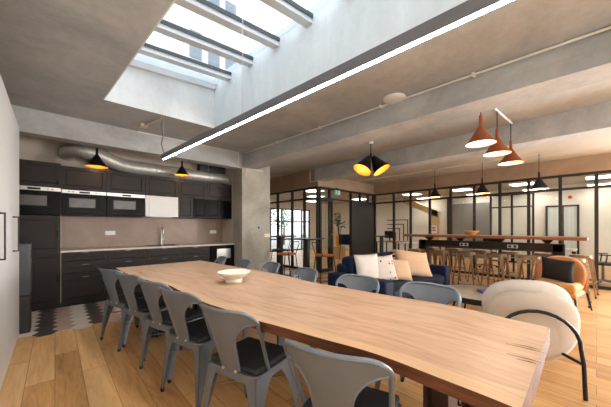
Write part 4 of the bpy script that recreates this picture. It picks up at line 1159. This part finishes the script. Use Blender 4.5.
# ceiling panels; the last two are added to brighten the room past the door
k = 0
pl = [(10.55, -.1), (10.55, 1.54), (10.55, 3.25), (10.55, 5.05), (12.45, -.1), (12.45, 1.5), (12.45, 3.3), (12.45, 5.35), (8.2, 8.2), (10.55, 7.6), (6.9, 7.0), (9.6, 9.8)]
pn = ['near row at the right edge of the picture', 'near row, beside the nearest bar pendant', 'near row, above the wooden bowl', 'near row, at the left end', 'far row at the right edge of the picture', 'far row, behind the nearest bar pendant', 'far row, behind the middle bar pendant', 'far row, behind the leftmost bar pendant', 'above the plant beyond the side glass', 'deep in the room beyond the dark door', 'added fill inside the side glass corner', 'added fill, farthest, before the far window']
for (x, y), t in zip(pl, pn):
    root = thing('ceiling_light', 'bright square ceiling light beyond the glass, ' + t, 'ceiling light', (x, y, 2.60), 0, 'office ceiling panels')
    b = MB(); b.box(-.31, .31, -.31, -.29, 0, .04); b.box(-.31, .31, .29, .31, 0, .04); b.box(-.31, -.29, -.29, .29, 0, .04); b.box(.29, .31, -.29, .29, 0, .04); b.box(-.29, .29, -.29, .29, .02, .04); b.build('panel_frame', M['white_plastic'], root)
    b = MB(); b.box(-.29, .29, -.29, .29, .004, .018); b.build('diffuser', M['panel_led'], root)
    b = MB()
    for s in (-1, 1): b.tube([(s*.25, 0, .04), (s*.25, 0, .16)], .004, 6)
    b.build('suspension_wire', M['steel'], root)
# glass door with curtain in the far wall, grey panel, tan stair flank, sign, line artwork
root = thing('door_3', None, None); struct(root)
b = MB()
for yy in (.42, .80, 1.22): b.box(12.94, 13.0, yy-.03, yy+.03, 0, 2.05)
b.box(12.94, 13.0, .39, 1.25, 2.0, 2.05); b.build('door_frame', M['frame'], root)
b = MB(); b.box(12.965, 12.975, .45, 1.19, 0.01, 2.0); b.build('door_curtain', M['frost'], root)
b = MB(); b.tube([(12.9, .86, .95), (12.9, .86, 1.15)], .012, 8); b.box(12.9, 12.95, .855, .865, .97, .98); b.box(12.9, 12.95, .855, .865, 1.12, 1.13); b.build('door_handle', M['steel'], root)
b = MB(); b.lathe([(0, -.03), (.05, -.03), (.055, 0)], 16, mat4=Matrix.Translation((13.0, .62, 2.32)) @ Matrix.Rotation(PI/2, 4, 'Y')); tag(b.build('alarm_button', M['red']), 'small red round alarm on the white wall above the curtained door', 'alarm')
b = MB(); b.box(12.9, 12.98, 2.95, 4.35, 0, 2.3); struct(b.build('wall_grey_panel', M['grey_wall']))
root = thing('window_6', None, None); struct(root)
b = MB()
for yy in (1.5, 2.1, 2.75): b.box(12.2, 12.26, yy-.03, yy+.03, 0, 2.5)
for z in (0, 2.0, 2.45): b.box(12.2, 12.26, 1.47, 2.78, z, z+.05)
b.build('frame', M['frame'], root)
b = MB(); b.box(12.225, 12.232, 1.5, 2.75, .05, 2.45); b.build('window_glass', M['glass'], root)
b = MB(); b.box(12.86, 12.98, 4.35, 4.55, 0, 2.6); struct(b.build('trim_3', M['darkbrown']))
root = thing('stair_flank', 'tan slanted stair flank beyond the glass left of the grey wall', 'staircase', (12.3, 5.2, 0))
b = MB(); b.hexa([(-.1, -.55, 0), (.1, -.55, 0), (.1, -.15, 0), (-.1, -.15, 0)], [(-.1, -.55, 1.95), (.1, -.55, 1.95), (.1, -.15, 2.15), (-.1, -.15, 2.15)]); b.build('post', M['tan'], root)
b = MB(); b.hexa([(-.1, -.5, 1.7), (.1, -.5, 1.7), (.1, 1.1, 2.45), (-.1, 1.1, 2.45)], [(-.1, -.5, 1.98), (.1, -.5, 1.98), (.1, 1.1, 2.75), (-.1, 1.1, 2.75)]); b.build('stringer', M['tan'], root)
root = thing('wall_notice', 'small white notice with a red symbol on the tan post', 'notice', (12.2, 4.86, 1.2))
b = MB(); b.box(-.012, 0, -.13, .13, -.17, .17); b.build('sheet', M['white_plastic'], root)
b = MB(); b.box(-.016, -.012, -.08, .08, .05, .09); b.box(-.016, -.012, -.08, .08, -.08, -.04); b.hexa([(-.016, -.08, -.06), (-.012, -.08, -.06), (-.012, -.03, -.06), (-.016, -.03, -.06)], [(-.016, .03, .07), (-.012, .03, .07), (-.012, .08, .07), (-.016, .08, .07)]); b.build('symbol', M['red'], root)
root = thing('line_artwork', 'black nested line frames on the white wall beyond the glass', 'wall art', (13.0, 7.0, 0))
b = MB()
for i in range(4):
    w0 = -.55; y1 = .55 - .22*i; ztop = 1.68 - .22*i
    b.box(-.02, 0, -y1-.02, -y1+.02, .6, ztop); b.box(-.02, 0, -y1, .6, ztop-.04, ztop)
b.build('lines', M['black'], root)

# window in the far wall and what is outside
root = thing('window_7', None, None); struct(root)
b = MB()
for x in (6.3, 7.25, 8.2, 8.95, 9.7, 10.4, 11.0): b.box(x, x+.06, 11.52, 11.6, 0, 2.3)
for z in (0, .62, 1.58, 2.24): b.box(6.3, 11.05, 11.52, 11.6, z, z+.06)
b.build('frame', M['frame'], root)
b = MB(); b.box(6.3, 11.05, 11.555, 11.56, 0, 2.3); b.build('window_glass', M['glass'], root)
b = MB(); b.box(-8, 40, 11.7, 40, -.3, -.1); struct(b.build('ground_outside', M['asphalt']))
root = thing('apartment_building', 'pale grey building outside seen through the skylight glass', 'building', (10.3, 26.0, -.1))
b = MB(); b.box(-2.6, 2.6, -3.0, 3.0, 0, 42); b.build('wall', M['facade'], root)
for k in range(9):
    for xx in (-1.6, 0.0, 1.6):
        b = MB(); b.box(xx-.5, xx+.5, -3.06, -3.0, 3+4.2*k, 5.3+4.2*k); w_ = b.build('window', M['facade_win'], root)
rnd = random.Random(11)
for (x, y, h, t) in ((11.0, 16.0, 3.4, 'left of the two beyond the far window'), (13.4, 17.0, 3.0, 'right of the two beyond the far window')):
    root = thing('tree', 'pale green street tree, ' + t, 'tree', (x, y, -.1), 0, 'trees outside')
    b = MB(); b.tube([(0, 0, 0), (.05, 0, h*.5), (0, .05, h*.8)], [.1, .07, .03], 10); b.build('trunk', M['stem'], root)
    b = MB()
    for i in range(420):
        v = Vector((rnd.gauss(0, 1), rnd.gauss(0, 1), rnd.gauss(0, 1))).normalized()*rnd.uniform(.4, 1)
        c = Vector((v.x*.9, v.y*.9, h*.68 + v.z*h*.34)); u = Vector((rnd.gauss(0, 1), rnd.gauss(0, 1), rnd.gauss(0, 1))).normalized(); w = u.orthogonal().normalized()
        s = rnd.uniform(.06, .13)
        b.bm.faces.new([b.bm.verts.new(c+p) for p in (u*s, w*s*.6, -u*s, -w*s*.6)])
    b.build('crown', M['foliage'], root)

# ------------------------------------------------------------------ light
w = bpy.data.worlds.new('sky'); SC.world = w; w.use_nodes = True
nt = w.node_tree; bg = nt.nodes['Background']
tc = N(nt, 'ShaderNodeTexCoord'); no = N(nt, 'ShaderNodeTexNoise', Scale=2.0, Detail=4.0)
nt.links.new(tc.outputs['Generated'], no.inputs['Vector'])
r = N(nt, 'ShaderNodeValToRGB'); r.color_ramp.elements[0].position = .3; r.color_ramp.elements[1].position = .7
r.color_ramp.elements[0].color = (.80, .86, .92, 1); r.color_ramp.elements[1].color = (1, 1, 1, 1)
nt.links.new(no.outputs['Fac'], r.inputs['Fac']); nt.links.new(r.outputs['Color'], bg.inputs['Color'])
bg.inputs['Strength'].default_value = 2.0

def area(name, loc, rot, sx, sy, power, color, portal=False):
    l = bpy.data.lights.new(name, 'AREA'); l.shape = 'RECTANGLE'; l.size = sx; l.size_y = sy; l.energy = power; l.color = color
    if portal: l.cycles.is_portal = True
    o = bpy.data.objects.new(name, l); COL.objects.link(o); o.location = loc; o.rotation_euler = rot; return o
area('skylight_portal', (1.43, 1.6, 3.74), (0, 0, 0), 2.0, 5.7, 1, (1, 1, 1), True)
for i, (x0, x1) in enumerate(FILL_WINS):
    area('rear_fill_light', ((x0+x1)/2, -4.0, 1.48), (PI/2, 0, 0), x1-x0-.1, 2.1, 24, (1, .98, .96))  # added fill light, set inside the unseen rear openings
area('side_fill_light', (8.22, -2.7, 1.2), (PI/2, 0, PI/2), 1.9, 1.6, 300, (1, .98, .96))  # added fill from the right, set in the unseen side opening
area('far_window_portal', (8.7, 11.62, 1.15), (-PI/2, 0, 0), 4.7, 2.3, 1, (1, 1, 1), True)

SC.view_settings.view_transform = 'Standard'; SC.view_settings.look = 'None'
SC.view_settings.exposure = 0.95; SC.view_settings.gamma = 1.0
SC.view_settings.use_curve_mapping = False
SC.cycles.use_denoising = True
SC.cycles.max_bounces = 10; SC.cycles.diffuse_bounces = 5; SC.cycles.transparent_max_bounces = 16
SC.cycles.sample_clamp_indirect = 6.0
SC.cycles.caustics_reflective = False; SC.cycles.caustics_refractive = False
